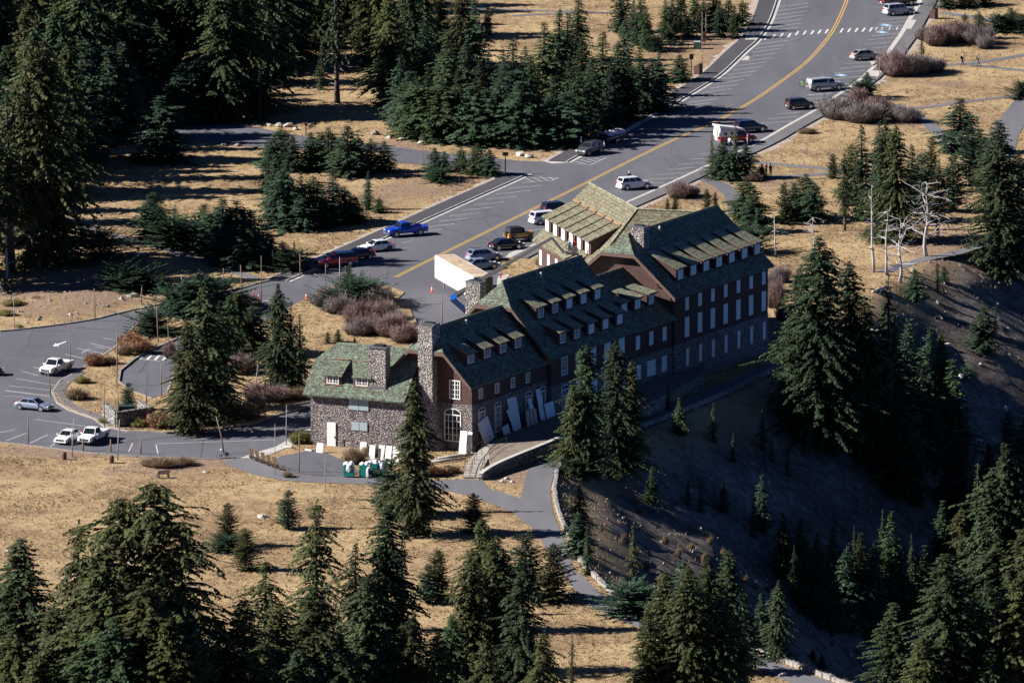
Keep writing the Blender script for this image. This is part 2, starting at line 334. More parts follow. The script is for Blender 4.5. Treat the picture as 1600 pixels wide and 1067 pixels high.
# ------------------------------------------------------------------ ground sheet
def axis(a, b, step, far):
    mid = list(np.arange(a, b+.01, step)); lo = []; hi = []; k = step; x = a
    while x > -far: k *= 1.35; x -= k; lo.append(x)
    k = step; x = b
    while x < far: k *= 1.35; x += k; hi.append(x)
    return np.array(lo[::-1]+mid+hi)
gx = axis(-96, 126, 1.3, 6000); gy = axis(-228, 300, 1.8, 6000)
GX, GY = np.meshgrid(gx, gy); GP = np.stack([GX.ravel(), GY.ravel()], 1)
GZ = heights(GP); GD = rim_dist(GP)
nx, ny = len(gx), len(gy)
idx = np.arange(nx*ny).reshape(ny, nx)
quads = np.stack([idx[:-1, :-1], idx[:-1, 1:], idx[1:, 1:], idx[1:, :-1]], -1).reshape(-1, 4)
gme = bpy.data.meshes.new('ground'); gme.from_pydata(np.column_stack([GP, GZ]).tolist(), [], quads.tolist())
gme.polygons.foreach_set('use_smooth', [True]*len(gme.polygons)); gme.materials.append(M_GROUND)
def px_of(P, z=0.0):
    q = np.column_stack([P, np.full(len(P), z)])-CAMP; w = q@FW
    return 800+F_PX*q[:, 0]/w, 533.5-F_PX*(q@UP)/w
DIRT = [(110,455,150,50,.75),(300,715,110,22,.9),(120,705,160,10,.9),(230,735,120,18,.55),(1150,70,90,45,.55),(640,290,120,40,.5),(700,300,100,25,.45),(520,300,80,25,.4),(560,330,60,20,.4),(930,280,60,30,.4),(1080,300,60,20,.7),
        (1270,215,40,10,.3),(1470,130,100,8,.5),(1500,160,80,6,.5),(1480,10,60,10,.55),(795,735,40,30,.9),(560,705,60,20,.6),(690,740,50,16,.5),(1330,300,60,30,.4),(300,190,300,40,.35),(1230,290,120,20,.35),(1470,380,100,40,.6),(600,225,220,14,.5),(100,345,160,10,.5),(830,225,120,22,.5),(980,185,60,14,.5),(40,200,120,120,.3),(930,60,160,40,.3),(440,420,60,30,.5),
        (720,880,160,60,.18),(90,740,120,20,.2),(480,770,200,25,.12)]
PX, PY = px_of(GP); dirt = np.zeros(len(GP))
for x, y, rx, ry, s in DIRT: dirt = np.maximum(dirt, s*np.exp(-(((PX-x)/rx)**2+((PY-y)/ry)**2)))
scree = np.clip((GD-1.5)/7, 0, 1)
a = gme.attributes.new('dirt', 'FLOAT', 'POINT'); a.data.foreach_set('value', dirt.astype(np.float32))
a = gme.attributes.new('scree', 'FLOAT', 'POINT'); a.data.foreach_set('value', scree.astype(np.float32))
ground = link('ground', gme, kind='structure')

EXCL = []                                            # flat paved areas where no grass grows
def sheet(name, poly, z, mat, parent=None, kind='structure', excl=True, px=True):
    P = g2(poly) if px else poly
    if excl: EXCL.append(np.array(P))
    mb = MB(); n = len(P); a = sum(P[i][0]*P[(i+1) % n][1]-P[(i+1) % n][0]*P[i][1] for i in range(n))
    if a < 0: P = P[::-1]
    mb.add([(p[0], p[1], z) for p in P], [tuple(range(n))])
    return mb.build(name, mat, parent, kind=kind)
def offs(P, d):                                      # offset polyline to its left by d
    P = [Vector(p[:2]) for p in P]; out = []
    for i, p in enumerate(P):
        t = (P[min(i+1, len(P)-1)]-P[max(i-1, 0)]).normalized(); out.append((p.x-t.y*d, p.y+t.x*d))
    return out
def dens(P, step=4.0):
    out = [Vector(P[0][:2])]
    for a, b in zip(P[:-1], P[1:]):
        a, b = Vector(a[:2]), Vector(b[:2]); n = max(1, int((b-a).length/step))
        out += [a.lerp(b, (k+1)/n) for k in range(n)]
    return [tuple(p) for p in out]
def smooth(P, it=2):
    P = [Vector(p[:2]) for p in P]
    for _ in range(it):
        Q = [P[0]]
        for a, b in zip(P[:-1], P[1:]): Q += [a.lerp(b, .25), a.lerp(b, .75)]
        Q.append(P[-1]); P = Q
    return [tuple(p) for p in P]
def strip(name, P, d0, d1, z0, z1, mat, parent=None, kind=None, excl=False, mb=None, build=True):
    A, B = offs(P, d0), offs(P, d1); m = mb or MB(); n = len(P)
    if excl: EXCL.append(np.array(A+B[::-1]))
    vs_ = []
    for a, b in zip(A, B): vs_ += [(*a, z0), (*a, z1), (*b, z1), (*b, z0)]
    fs = []
    for i in range(n-1):
        o, q = 4*i, 4*i+4
        fs += [(o+1, q+1, q+2, o+2), (o, q, q+1, o+1), (o+2, q+2, q+3, o+3), (o+3, q+3, q, o)]
    fs += [(0, 1, 2, 3), (4*n-4, 4*n-1, 4*n-2, 4*n-3)]
    if d1 > d0: fs = [f[::-1] for f in fs]
    m.add(vs_, fs)
    return m.build(name, mat, parent, kind=kind) if build else m

# road: one asphalt sheet, with kerbs, gutters, markings
LEFT_TOP = [(0,518.7),(33,515.7),(90,509),(150,500),(180,491.7),(240,479),(278,470),(374,453),(410,441),(468,432)]
LEFT_A = [(455,440),(500,420),(560,394.5),(662,349),(740,314),(817,280),(830,273.5)]
LEFT_B = [(893,254),(912,243),(976,210),(1028,180),(1060,164),(1079.5,151),(1109.5,133),(1132,118),(1150,101.5),(1171,80.5),(1190.5,64),(1200,50),(1208,36),(1215,18),(1222,-4),(1232,-40),(1245,-80)]
RIGHT = [(1470,-80),(1447,-40),(1434,0),(1430.5,9),(1418.5,28.5),(1406.5,51),(1390,73.5),(1379.5,88.5),(1363,103.5),(1336,129),(1289.5,159),(1274.5,170.5),(1222,199),(1184,222),(1130,246),(1082.5,268),(1019.5,297),(990,310),(930,336),(880,358),(821,387),(792,402)]
road_poly = [(-400,560),(-100,530),(0,518.7)]+LEFT_TOP[1:]+LEFT_A[1:]+[(800,271),(779,267),(700,260.5),(617,254),(600,238),(417,231),(354,226),(283,220),(200,216),(200,196),(279,193),(354,191),(420,203),(484,214.6),(600,228),(726,243),(814,251.5)]+LEFT_B+RIGHT+[(780,412),(785,440),(760,470),(700,520),(655,560),(560,600),(487,630),(487,668),(440,697),(400,710),(345,717),(290,716),(200,712),(130,706),(60,697),(0,690),(-150,685),(-400,700)]
road = sheet('road', road_poly, 0.0, M_ASPH)
def px2(P, it=1): return dens(smooth(g2(P), it), 5)
for nm, P, side in (('A', LEFT_A, 1), ('B', LEFT_B, 1), ('R', RIGHT[::-1], -1)):
    Q = px2(P)
    strip('gutter', Q, 0.0, side*.62, .002, .006, M_CONC, road)
    strip('kerb', Q, side*.62, side*.80, -.05, .15, M_KERB, road)
    w = 3.3 if side > 0 else 2.9
    strip('sidewalk', Q, side*.80, side*w, -.05, .14, M_WALK if side > 0 else M_WALK2, None, 'structure', True)
    EXCL.append(np.array(offs(Q, 0)+offs(Q, side*(w+.8))[::-1]))
    QQ = dens(Q, 1.2); A_ = offs(QQ, side*w); B_ = [offs(QQ, side*(w+random.uniform(.5, 1.5)))[i] for i in range(0, len(QQ))]; gm = MB(); gm.add([(*p, -.012) for p in A_]+[(*p, -.03) for p in B_], [(i, i+1, len(A_)+i+1, len(A_)+i) if side < 0 else (i+1, i, len(A_)+i, len(A_)+i+1) for i in range(len(A_)-1)]); gm.build('gravel_shoulder', M_GRAVEL, None, kind='structure')
strip('kerb', px2(LEFT_TOP), 0.0, .35, -.05, .16, M_OLDKERB, road)
strip('kerb', px2([(-100,682),(0,690),(60,697),(130,706),(200,712),(290,716),(345,717)]), -.25, 0, -.05, .06, M_OLDKERB, road)
# corner ramps and drain aprons
for pts in ([(893,254),(862,256),(848,252),(880,244),(905,238),(914,243)], [(832,272.5),(822,277),(790,276.5),(786,271.5),(812,270.6)], [(1182,64),(1164,64),(1167,56),(1188,57)], [(1424,47),(1412,47),(1418,33),(1432,33)], [(1354,120),(1362,112),(1378,113),(1372,122)],
            [(1166,87.5),(1158,95),(1170,94),(1171.5,90),(1169,88)], [(1359,98),(1362,104),(1373,97)], [(788,404),(800,398),(826,386),(822,384),(795,396)], [(778,432),(797,428),(790,438),(776,446)]):
    sheet('ramp', pts, .155 if len(pts) < 5 and pts[0][0] > 1100 else .010, M_CONC, road, None)
def rect_px(p, q, wd): 
    a, b = at(*p)[:2], at(*q)[:2]; a, b = Vector(a), Vector(b); n = (b-a).normalized(); n = Vector((-n.y, n.x))*wd/2
    return [tuple(a+n), tuple(a-n), tuple(b-n), tuple(b+n)]
def line(p, q, wd=.11, z=.009, mat=None, name='parking_line'): sheet(name, rect_px(p, q, wd), z, mat or M_LINE, road, None, False, False)
def zz(s, ox, oy): return lambda x, y: (x/s+ox, y/s+oy)
for k in range(9):
    e = (847.5-19.6*k, 289.7+8.6*k); line((e[0]-53+k*1.2, e[1]+5), e)
line((628,379),(642,377.5)); line((617,389.5),(636,387.5)); line((572,399.5),(592,396.5)); line((571,406),(589,404)); line((478,431),(500,428.5))
Z = zz(6.667, 1060, 40)
for x, y in [(1140,157),(1103,203),(1065,242),(1022,290),(975,338),(925,380),(868,428),(813,475),(757,517),(690,565),(625,617),(553,660),(485,712),(412,763),(320,808),(245,857),(163,906)]:
    e = Z(x, y); line((e[0]-45, e[1]+6), e)
Z = zz(6.667, 1240, 0)
for x, y in [(155,35),(145,75),(130,120),(110,160),(92,203),(75,245),(45,290)]:
    e = Z(x, y); line((e[0]-46, e[1]+6), e)
Z = zz(4.444, 880, 180)
for x, y in [(725,82),(660,117),(590,152),(520,188)]:
    e = Z(x, y); line((e[0]-50, e[1]+5.2), e)
for s, ox, oy, segs in [(6.667,1240,0,[((910,208),(1180,190)),((885,250),(1185,225)),((812,377),(1110,347)),((775,418),(1070,393)),((735,467),(1040,437)),((820,505),(1000,488)),((545,667),(790,650)),((485,717),(810,685)),((415,765),(740,740)),((420,825),(690,797)),((515,880),(590,873)),((120,997),(400,970))]),
        (6.667,1060,40,[((1325,730),(1600,715)),((1340,765),(1600,748)),((1430,808),(1510,797)),((1015,925),(1270,905)),((930,975),(1250,950)),((860,1020),(1180,997))]),
        (4.444,880,180,[((950,270),(1000,268)),((880,308),(1010,298)),((800,343),(1000,330)),((725,380),(910,365)),((640,415),(880,398)),((570,447),(800,435)),((580,475),(710,470)),((300,295),(195,345)),((195,345),(60,335)),((75,320),(155,338)),((120,310),(195,330)),((165,305),(230,322)),((210,300),(262,310))]),
        (5.333,600,240,[((1200,200),(1455,203)),((1455,203),(1400,225)),((1400,225),(1150,243)),((1180,210),(1245,235)),((1245,205),(1310,230)),((1300,195),(1360,222)),((1370,198),(1415,218)),((1210,640),(1320,630))]),
        (7.62,0,480,[((1075,430),(1420,510)),((915,490),(1250,555)),((780,560),(1110,640)),((400,712),(465,730)),((270,765),(455,815)),((200,850),(690,935)),((105,935),(630,990)),((60,990),(630,1055)),((1130,470),(1245,490)),((970,545),(1070,495)),((1235,370),(1360,390))]),
        (3.138,0,400,[((25,660),(250,690)),((20,687),(120,690)),((30,905),(130,868)),((145,918),(235,875)),((0,865),(75,850)),((245,935),(275,915)),((650,918),(630,960)),((765,925),(775,970)),((170,800),(500,845)),((945,897),(1055,895)),((760,920),(1350,900))])]:
    Z = zz(s, ox, oy)
    for p, q in segs: line(Z(*p), Z(*q))
Z = zz(6.667, 1060, 40); bars = [Z(*p) for p in [(912,130),(993,116),(1075,104),(1157,104),(1235,84),(1315,79),(1395,74),(1470,68),(1545,63)]]
Z = zz(6.667, 1240, 0); bars += [Z(*p) for p in [(500,322),(580,318),(655,316),(730,313),(805,311)]]
for x, y in bars: sheet('crosswalk_bar', [(x-3.6, y+3.1), (x-.6, y+3.1), (x+3.6, y-3.1), (x+.6, y-3.1)], .009, M_LINE, road, None, False)
for x in (860,920,997,1075):
    p = Z(x, 300); line((p[0]-1, p[1]+2.5), (p[0]+1.5, p[1]-2.5), .15)
line(Z(850,298), Z(1150,268)); line(Z(850,322), Z(1130,298))
for x, y in [(963,265),(920,338),(495,785)]:
    p = Z(x, y); sheet('accessible_bay_mark', [(p[0]-11, p[1]), (p[0]-2, p[1]-2.2), (p[0]+11, p[1]+.4), (p[0]+2, p[1]+2.4)], .009, M_BLUEP, road, None, False)
    sheet('accessible_bay_mark', [(p[0]-3, p[1]+.3), (p[0], p[1]-1.2), (p[0]+4, p[1]+.2), (p[0]+1, p[1]+1.2)], .013, M_LINE, road, None, False)
# lane arrow and zebra in the lower car park
sheet('lane_arrow', [(82,541),(87,536),(89,537.5),(103,533),(104,534),(91,539.5),(92,541)], .009, M_LINE, road, None, False)
for i in range(4): sheet('crosswalk_bar', [(216+i*12, 561+i*.6), (223+i*12, 553.5+i*.8), (227+i*12, 553.8+i*.8), (220+i*12, 561.5+i*.6)], .009, M_LINE, road, None, False)
line((212,554),(260,557.5)); line((218,561),(256,564.8))
line((392,469.5),(420,470.5), .3); line((395,472),(412,472), .25)
CEN = px2([(618,433),(680,402),(820,333),(900,294),(985,251),(1062,214),(1120,190.5),(1177,158),(1217.5,130),(1255,102.5),(1276,82),(1300,52),(1315,22),(1323.5,0),(1334,-40)], 2)
for d in (-.19, .19): strip('centre_line', CEN, d-.09, d+.09, .006, .009, M_YEL, road)
# traffic island with the trees and its kerb
ISL = [(84,613),(95,597),(120,583),(150,565),(176,548),(198,530),(210,512),(235,497),(270,487),(330,475),(375,464),(400,472),(408,481),(395,490),(350,505),(306,518),(270,532),(232,548),(208,562),(186,580),(183,597),(204,612),(236,624),(262,616),(275,585),(310,548),(370,520),(415,502),(432,492),(470,472),(500,457),(545,441),(600,446),(632,458),(618,470),(640,480),(646,500),(652,530),(620,560),(500,604),(487,628),(420,640),(480,636.5),(420,652),(400,660),(330,673),(260,677),(200,674),(165,667),(150,655),(110,641),(92,630)]
ISLW = g2(ISL); im = MB(); im.prism(ISLW, -.05, .13); island = im.build('traffic_island', M_GROUND, kind='structure')
strip('kerb', dens(ISLW[:26]+[], 3), .0, .3, -.04, .19, M_OLDKERB, island)
strip('kerb', dens(ISLW[36:]+[ISLW[0]], 3), .0, .3, -.04, .19, M_OLDKERB, island)
strip('sidewalk', px2([(84,613),(92,630),(110,641),(150,655),(165,667)]), .3, 1.4, .0, .17, M_WALK2, island)
strip('sidewalk', px2([(84,613),(95,597),(120,583)]), -1.3, -.0, .0, .17, M_WALK2, island)
# walks and trails
PATH_L = [(345,722),(392,740),(440,750),(500,754),(600,757),(668,760),(736,775),(797,798),(832,825),(855,858),(878,895),(897,920),(920,943),(950,962),(1000,980),(1080,1006),(1160,1034),(1240,1068),(1330,1110)]
PATH_R = [(1360,1085),(1290,1062),(1168,1019),(1080,988),(1015,966),(939,927),(897,889),(881,843),(864,801),(859,763),(868,735),(880,713),(935,694),(1003,671),(1118,627),(1222,576),(1235,556),(1120,604),(1003,650),(935,672),(870,692),(838,714),(824,736),(813,778),(763,762),(752,749),(729,748),(660,751),(590,746),(500,744),(450,738),(415,726),(400,714),(372,713)]
sheet('path', PATH_L+PATH_R, 0.004, M_TRAIL)
sheet('loading_yard', [(425,722),(440,712),(482,704),(512,708),(542,722),(562,737),(545,745),(500,743.5),(450,737)], .008, M_ASPH)
sheet('concrete_walk', [(376,715),(402,706),(430,698),(487,666),(489,677),(455,696),(425,709),(402,716)], .012, M_CONC)
for P, w in [([(1085,276),(1115,284),(1138,296),(1150,314),(1152,335)], 2.4),([(1100,262),(1135,254),(1190,254),(1250,260),(1335,268)], 1.7),([(1150,279),(1215,277),(1280,272),(1335,269),(1390,288),(1420,310)], 1.9),([(1396,163),(1440,185),(1468,208),(1492,236)], 2.0),([(1372,172),(1432,170),(1500,160),(1600,148),(1700,140)], 1.4),([(1440,102),(1500,101),(1530,98),(1600,86),(1700,70)], 1.6),([(1515,101),(1600,111),(1700,118)], 1.5),([(1470,20),(1540,30),(1600,42)], 2.0),([(1640,120),(1600,165),(1570,205),(1560,250)], 4.0),
             ([(-40,330),(79,339),(157,364),(236,382),(300,402),(354,420),(400,436)], 1.7),([(440,570),(400,574),(380,580)], 1.5),([(1380,425),(1440,405),(1500,395),(1560,372)], 2.0),([(800,25),(900,20),(1000,22),(700,12)], 1.2)]:
    Q = px2(P); strip('trail', Q, -w/2, w/2, -.03, .004, M_TRAIL, None, 'structure', True)
print('ground done')

# ------------------------------------------------------------------ lodge
LA = R(60.5); LO = Vector((-4.8, -70.5, 0)); LU = Vector((math.cos(LA), math.sin(LA), 0)); LV = Vector((math.sin(LA), -math.cos(LA), 0))
lodge = thing('lodge', 'long stone and brown shingle lodge with steep green roofs, dormers and stone chimneys', 'building', LO, LA)
def lw(u, v, z): return LO+LU*u+LV*v+Vector((0, 0, z))
def P3(u, v, z): return (u, -v, z)
def add_frame(mb, o, a, n, w, h, t0, t1):            # a plate w x h on a wall: o centre, a along, n outwards
    o, a, n = Vector(o), Vector(a), Vector(n); up = Vector((0, 0, 1))
    pts = [o+a*sx*w/2+up*sz*h/2+n*t for t in (t0, t1) for sx, sz in ((-1, -1), (1, -1), (1, 1), (-1, 1))]
    fs = [(3,2,1,0),(4,5,6,7),(0,1,5,4),(1,2,6,5),(2,3,7,6),(3,0,4,7)]
    if a.cross(up).dot(n) < 0: fs = [f[::-1] for f in fs]
    mb.add(pts, fs)
WCACHE = {}
def window_meshes(w, h, style, nxp, nyp):
    key = (round(w, 2), round(h, 2), style, nxp, nyp)
    if key in WCACHE: return WCACHE[key]
    o, a, n = (0, 0, 0), (1, 0, 0), (0, -1, 0); fr = MB(); pa = MB()
    if style == 'board':
        k = max(1, round(w/.8))
        for i in range(k):
            add_frame(fr, ((i+.5)*w/k-w/2, 0, random.uniform(-.02, .02)), a, n, w/k-.025, h, .0, .07+.012*(i % 2))
        r = (fr.mesh('shutter', M_BOARD), None)
    elif style == 'shutter':
        add_frame(fr, o, a, n, w, h, 0, .05)
        for i in range(2): add_frame(pa, ((i-.5)*w/2, 0, 0), a, n, w/2-.06, h-.1, .05, .09)
        r = (fr.mesh('shutter_frame', M_LEAD), pa.mesh('shutter', M_SHUT))
    else:
        add_frame(pa, o, a, n, w-.1, h-.1, .005, .03)
        b = .12
        for sx in (-1, 1): add_frame(fr, (sx*(w/2-b/2), 0, 0), a, n, b, h, .0, .09)
        for sz in (-1, 1): add_frame(fr, (0, 0, sz*(h/2-b/2)), a, n, w-2*b, b, .0, .088)
        for i in range(1, nxp): add_frame(fr, (i*w/nxp-w/2, 0, 0), a, n, .11 if (nxp % 2 == 0 and i == nxp//2) else .055, h-2*b, .0, .07)
        for i in range(1, nyp): add_frame(fr, (0, 0, i*h/nyp-h/2), a, n, w-2*b, .05, .0, .066)
        if style == 'arch':
            pts = [(w/2*math.cos(q), 0, h/2+w*.30*math.sin(q)) for q in np.linspace(0, math.pi, 9)]
            m = len(pts); pa.add([(x, -.03, z) for x, y, z in pts]+[(x, 0, z) for x, y, z in pts], [tuple(range(m))[::-1]]+[(i, i+1, m+i+1, m+i) for i in range(m-1)]); fr.tube([(x, -.04, z) for x, y, z in pts], .06, 4); fr.tube([(0, -.04, h/2), (0, -.04, h/2+w*.3)], .04, 4)
        r = (fr.mesh('window', M_WHITE), pa.mesh('pane', M_GLASS))
    WCACHE[key] = r; return r
def window(parent, loc, rz, w, h, style='glass', nxp=2, nyp=3):
    f, p = window_meshes(w, h, style, nxp, nyp)
    o = link('shutter' if style in ('board', 'shutter') else 'window', f, parent, loc, (0, 0, rz))
    if p: link('pane' if style not in ('shutter',) else 'panel', p, o)
    return o
LAKE, FRONT = math.pi, -math.pi/2                    # window yaw: outward normal of the mesh is -y; lake side is +v = -y local
LAKE = 0.0
def section(u0, u1, vc, wall, zst, ze, h, zr, c, uf, ua, ub, roofm=M_ROOF, hipped=True, base=-.3):
    m = (zr-ze)/h; zc = zr-m*c; ww = wall
    st = MB(); st.prism([(u0-.08, -(vc-ww-.08)), (u1, -(vc-ww-.08)), (u1, -(vc+ww+.08)), (u0-.08, -(vc+ww+.08))], base, zst)
    st.build('stone_wall', M_STONE, lodge)
    # upper wall with gable, following the underside of the roof
    prof = [(-ww, zst+.001), (ww, zst+.001), (ww, zr-m*ww-.30), (c, zc-.30), (-c, zc-.30), (-ww, zr-m*ww-.30)]
    if not hipped: prof = prof[:3]+[(0, zr-.3), prof[5]]
    g = MB(); n = len(prof)
    g.add([P3(u, vc+v, z) for u in (u0, u1) for v, z in prof], [tuple(range(n))[::-1] if False else tuple(range(n)), tuple(range(n, 2*n))[::-1]]+[(i, n+i, n+(i+1) % n, (i+1) % n) for i in range(n)])
    me = g.mesh('shingled_wall', M_SIDE); bm = bmesh.new(); bm.from_mesh(me); bmesh.ops.recalc_face_normals(bm, faces=bm.faces); bm.to_mesh(me); bm.free(); link('shingled_wall', me, lodge)
    if hipped:
        V = [P3(uf, vc+h, ze), P3(ub, vc+h, ze), P3(ub, vc, zr), P3(ua, vc, zr), P3(uf, vc+c, zc), P3(uf, vc-c, zc), P3(uf, vc-h, ze), P3(ub, vc-h, ze)]
        fs = [(0, 1, 2, 3, 4), (6, 5, 3, 2, 7), (4, 3, 5)]; fs = [f for f in fs]
    else:
        V = [P3(uf, vc+h, ze), P3(ub, vc+h, ze), P3(ub, vc, zr), P3(uf, vc, zr), P3(uf, vc-h, ze), P3(ub, vc-h, ze)]
        fs = [(0, 1, 2, 3), (4, 3, 2, 5)]
    # orient upwards
    def updir(f):
        a, b_, c_ = Vector(V[f[0]]), Vector(V[f[1]]), Vector(V[f[2]]); return (b_-a).cross(c_-a).z
    fs = [f if updir(f) > 0 else f[::-1] for f in fs]
    mats = [M_ROOF]; rb = MB(); rb.slab((V, fs), .22); roof = rb.build('roof', roofm, lodge)
    # barge boards along the front edge, ridge cap
    pr = [(-h, ze), (-c, zc), (c, zc), (h, ze)] if hipped else [(-h, ze), (0, zr), (h, ze)]
    for (a0, b0), (a1, b1) in zip(pr[:-1], pr[1:]):
        k = MB(); k.slab(([P3(uf-.03, vc+a0, b0-.06), P3(uf-.03, vc+a1, b1-.06), P3(uf+.12, vc+a1, b1-.06), P3(uf+.12, vc+a0, b0-.06)], [(0, 1, 2, 3)]), .42); k.build('barge_board', M_TRIM, lodge)
    rc = MB(); rc.tube([P3(ua, vc, zr+.02), P3(ub, vc, zr+.02)], .16, 6); rc.build('ridge_cap', M_ROOFD, lodge)
    # knee braces under the front rake
    for sv in (-1, 1):
        for fr_ in (.72, .97):
            v = vc+sv*ww*fr_; z = zr-m*ww*fr_-.6
            if hipped: b = MB(); b.tube([P3(u0, v, z-.8), P3(uf+.15, v, z)], .09, 4); b.build('brace', M_TRIM, lodge)
    return m
def dormers(us, vf, vb, zr, m, vc, hw=1.15, fh=1.75, styles=None, win=(1.45, 1.25), roofm=M_ROOFD):
    zf = zr-m*(vf-vc); zb = zr-m*(vb-vc); zt = zf+fh; ov = .35; sl = (zb-zt)/(vf-vb)
    zov = zt-sl*ov
    b = MB(); b.add([(-hw+.12, 0, -.4), (hw-.12, 0, -.4), (hw-.12, 0, fh-.12), (-hw+.12, 0, fh-.12), (-hw+.12, vf-vb, zb-zf-.14), (hw-.12, vf-vb, zb-zf-.14)],
                    [(0, 1, 2, 3), (3, 2, 5, 4), (1, 5, 2), (0, 3, 4), (0, 4, 5, 1)]); bme = b.mesh('dormer', M_SIDE)
    r = MB(); r.slab(([(-hw, -ov, zov-zf), (hw, -ov, zov-zf), (hw, vf-vb+.12, zb-zf+sl*.12+.03), (-hw, vf-vb+.12, zb-zf+sl*.12+.03)], [(0, 1, 2, 3)]), .12); rme = r.mesh('dormer_roof', roofm)
    fa = MB(); fa.box((0, -ov-.012, zov-zf-.08), (2*hw+.04, .05, .2)); fme = fa.mesh('fascia', M_TRIM)
    for i, u in enumerate(us):
        d = link('dormer', bme, lodge, P3(u, vf, zf)); link('dormer_roof', rme, d); link('fascia', fme, d)
        s = (styles or ['glass']*9)[i]
        f, p = window_meshes(win[0], win[1], s, 4, 3)
        wo_ = link('window' if s == 'glass' else 'shutter', f, d, (0, -.02, .22+win[1]/2+.06))
        if p: link('pane', p, d, (0, -.02, .22+win[1]/2+.06))
# sections from the near end to the far end
m1 = section(0, 18.4, -5.65, 5.65, 5.65, 8.0, 6.25, 14.4, 2.4, -1.2, 1.7, 18.25, M_ROOF)
m2 = section(18.3, 38.6, -6.7, 7.3, 4.9, 8.5, 7.9, 17.0, 2.5, 16.95, 19.2, 38.9, M_ROOF)
m2b = section(38.5, 49.0, -6.5, 7.05, 4.8, 8.35, 7.65, 13.9, 2.0, 38.5, 38.5, 48.9, M_ROOF, hipped=False)
m3 = section(48.9, 73.3, -6.7, 7.5, 4.9, 11.0, 8.1, 17.85, 2.3, 48.0, 50.6, 73.9, M_ROOF)
B = 'board'; G = 'glass'
dormers([2.1, 6.05, 9.9, 13.55], -1.38, -4.12, 14.4, m1, -5.65, styles=[G]*4)
dormers([21.0+3.53*k for k in range(5)], -2.42, -4.95, 17.0, m2, -6.7, styles=[G, G, B, B, B], fh=1.85, win=(1.3, 1.4))
dormers([21.5+3.56*k for k in range(5)], .33, -2.2, 17.0, m2, -6.7, styles=[G, G, B, B, B], fh=1.85, win=(1.3, 1.4), roofm=M_ROOFD)
dormers([39.55, 42.95, 46.45], -1.15, -4.5, 13.9, m2b, -6.5, styles=[B]*3, fh=1.8, win=(1.3, 1.35))
dormers([52.1+3.335*k for k in range(7)], -.17, -4.16, 17.85, m3, -6.7, styles=[B]*7, fh=1.9, win=(1.35, 1.4))
# lake-side wall windows
for u in (2.1, 6.05, 9.9, 13.55): window(lodge, P3(u, .0, 6.75), LAKE, .95, 1.25, 'glass', 2, 3)
for u, h, z in ((2.2, 2.4, 3.4), (6.1, 3.2, 3.0), (13.6, 3.2, 3.0), (17.0, 3.2, 3.0)): window(lodge, P3(u, .08, z), LAKE, 1.5, h, 'arch', 4, 4)
for k in range(5): window(lodge, P3(21.5+3.56*k, .60, 6.9), LAKE, 1.5, 2.2, G if k < 2 else B, 4, 4)
for k in range(5): window(lodge, P3(21.5+3.56*k, .68, 2.6), LAKE, 1.7, 3.0, 'arch' if k < 2 else B, 4, 4)
for u in (40.0, 43.4, 46.8): window(lodge, P3(u, .55, 6.7), LAKE, 1.0, 1.7, B)
for u, w in ((40.0, 1.2), (43.3, 2.1), (46.6, 1.2)): window(lodge, P3(u, .63, 3.0), LAKE, w, 1.9, B)
for k in range(7):
    u = 52.1+3.335*k
    window(lodge, P3(u, .80, 9.6), LAKE, .9, 1.6, B); window(lodge, P3(u, .80, 6.7), LAKE, 1.1, 2.5, B); window(lodge, P3(u, .88, 2.9), LAKE, .7, 2.2, B)
# near gable end: windows, door
for v, z, w, h, st in ((-2.3, 7.35, 1.5, 2.3, 'glass'), (-9.2, 7.35, 1.5, 2.2, 'glass')): window(lodge, P3(0, v, z), FRONT, w, h, st, 4, 4)
for v, z, w, h in ((-2.55, 2.7, 2.3, 3.3), (-8.6, 4.0, 1.4, 1.3), (-8.6, 1.6, 1.4, 1.6)): window(lodge, P3(-.08, v, z), FRONT, w, h, 'arch' if h > 3 else 'glass', 4, 4)
# chimneys
def chimney(prof, zb, zt, cap=.25, mat=M_CHIM, flare=None):
    (u0, u1, v0, v1) = prof; c = MB()
    zs = [(zb, 1.0)] if not flare else [(zb, 1.9), (zb+2.2, 1.75), (zb+4.6, 1.15), (zb+5.8, 1.0)]
    zs += [(zt, .97)]; uc, vcx = (u0+u1)/2, (v0+v1)/2
    for z, k in zs:
        for a, b_ in ((u0, v0), (u1, v0), (u1, v1), (u0, v1)): c.v.append(P3(uc+(a-uc)*(1.0 if flare else k), vcx+(b_-vcx)*k, z))
    for i in range(len(zs)-1):
        for k in range(4): c.f.append((4*i+k, 4*i+(k+1) % 4, 4*i+4+(k+1) % 4, 4*i+4+k))
    n = 4*(len(zs)-1); c.f += [(n, n+1, n+2, n+3), (0, 1, 2, 3)]
    me = c.mesh('chimney', mat); bm = bmesh.new(); bm.from_mesh(me); bmesh.ops.recalc_face_normals(bm, faces=bm.faces); bm.to_mesh(me); bm.free(); ch = link('chimney', me, lodge)
    k = MB(); k.box(P3(uc, vcx, zt+.05), (abs(u1-u0)+.04, abs(v1-v0)+.04, .14)); k.build('chimney_cap', M_LEAD, ch)
    k = MB(); k.box(P3(uc, vcx, zt+.16), (abs(u1-u0)*.55, abs(v1-v0)*.6, .16)); k.build('flue', M_BLACK, ch)
    return ch
chimney((-1.35, -.10, -6.65, -4.65), -.2, 14.9, flare=True)
chimney((-.95, .55, -6.65, -4.65), 11.2, 15.05)
chimney((21.5, 23.0, -13.2, -11.1), 8, 16.0)
chimney((50.9, 52.3, -6.5, -4.6), 13, 18.75)
for u, v, z in ((7.6, -5.1, 14.0), (27.5, -6.0, 16.5), (57.5, -6.0, 17.5)):
    k = MB(); k.tube([P3(u, v, z-.2), P3(u, v, z+.35)], .13, 8); k.build('vent_pipe', M_WHITE, lodge)
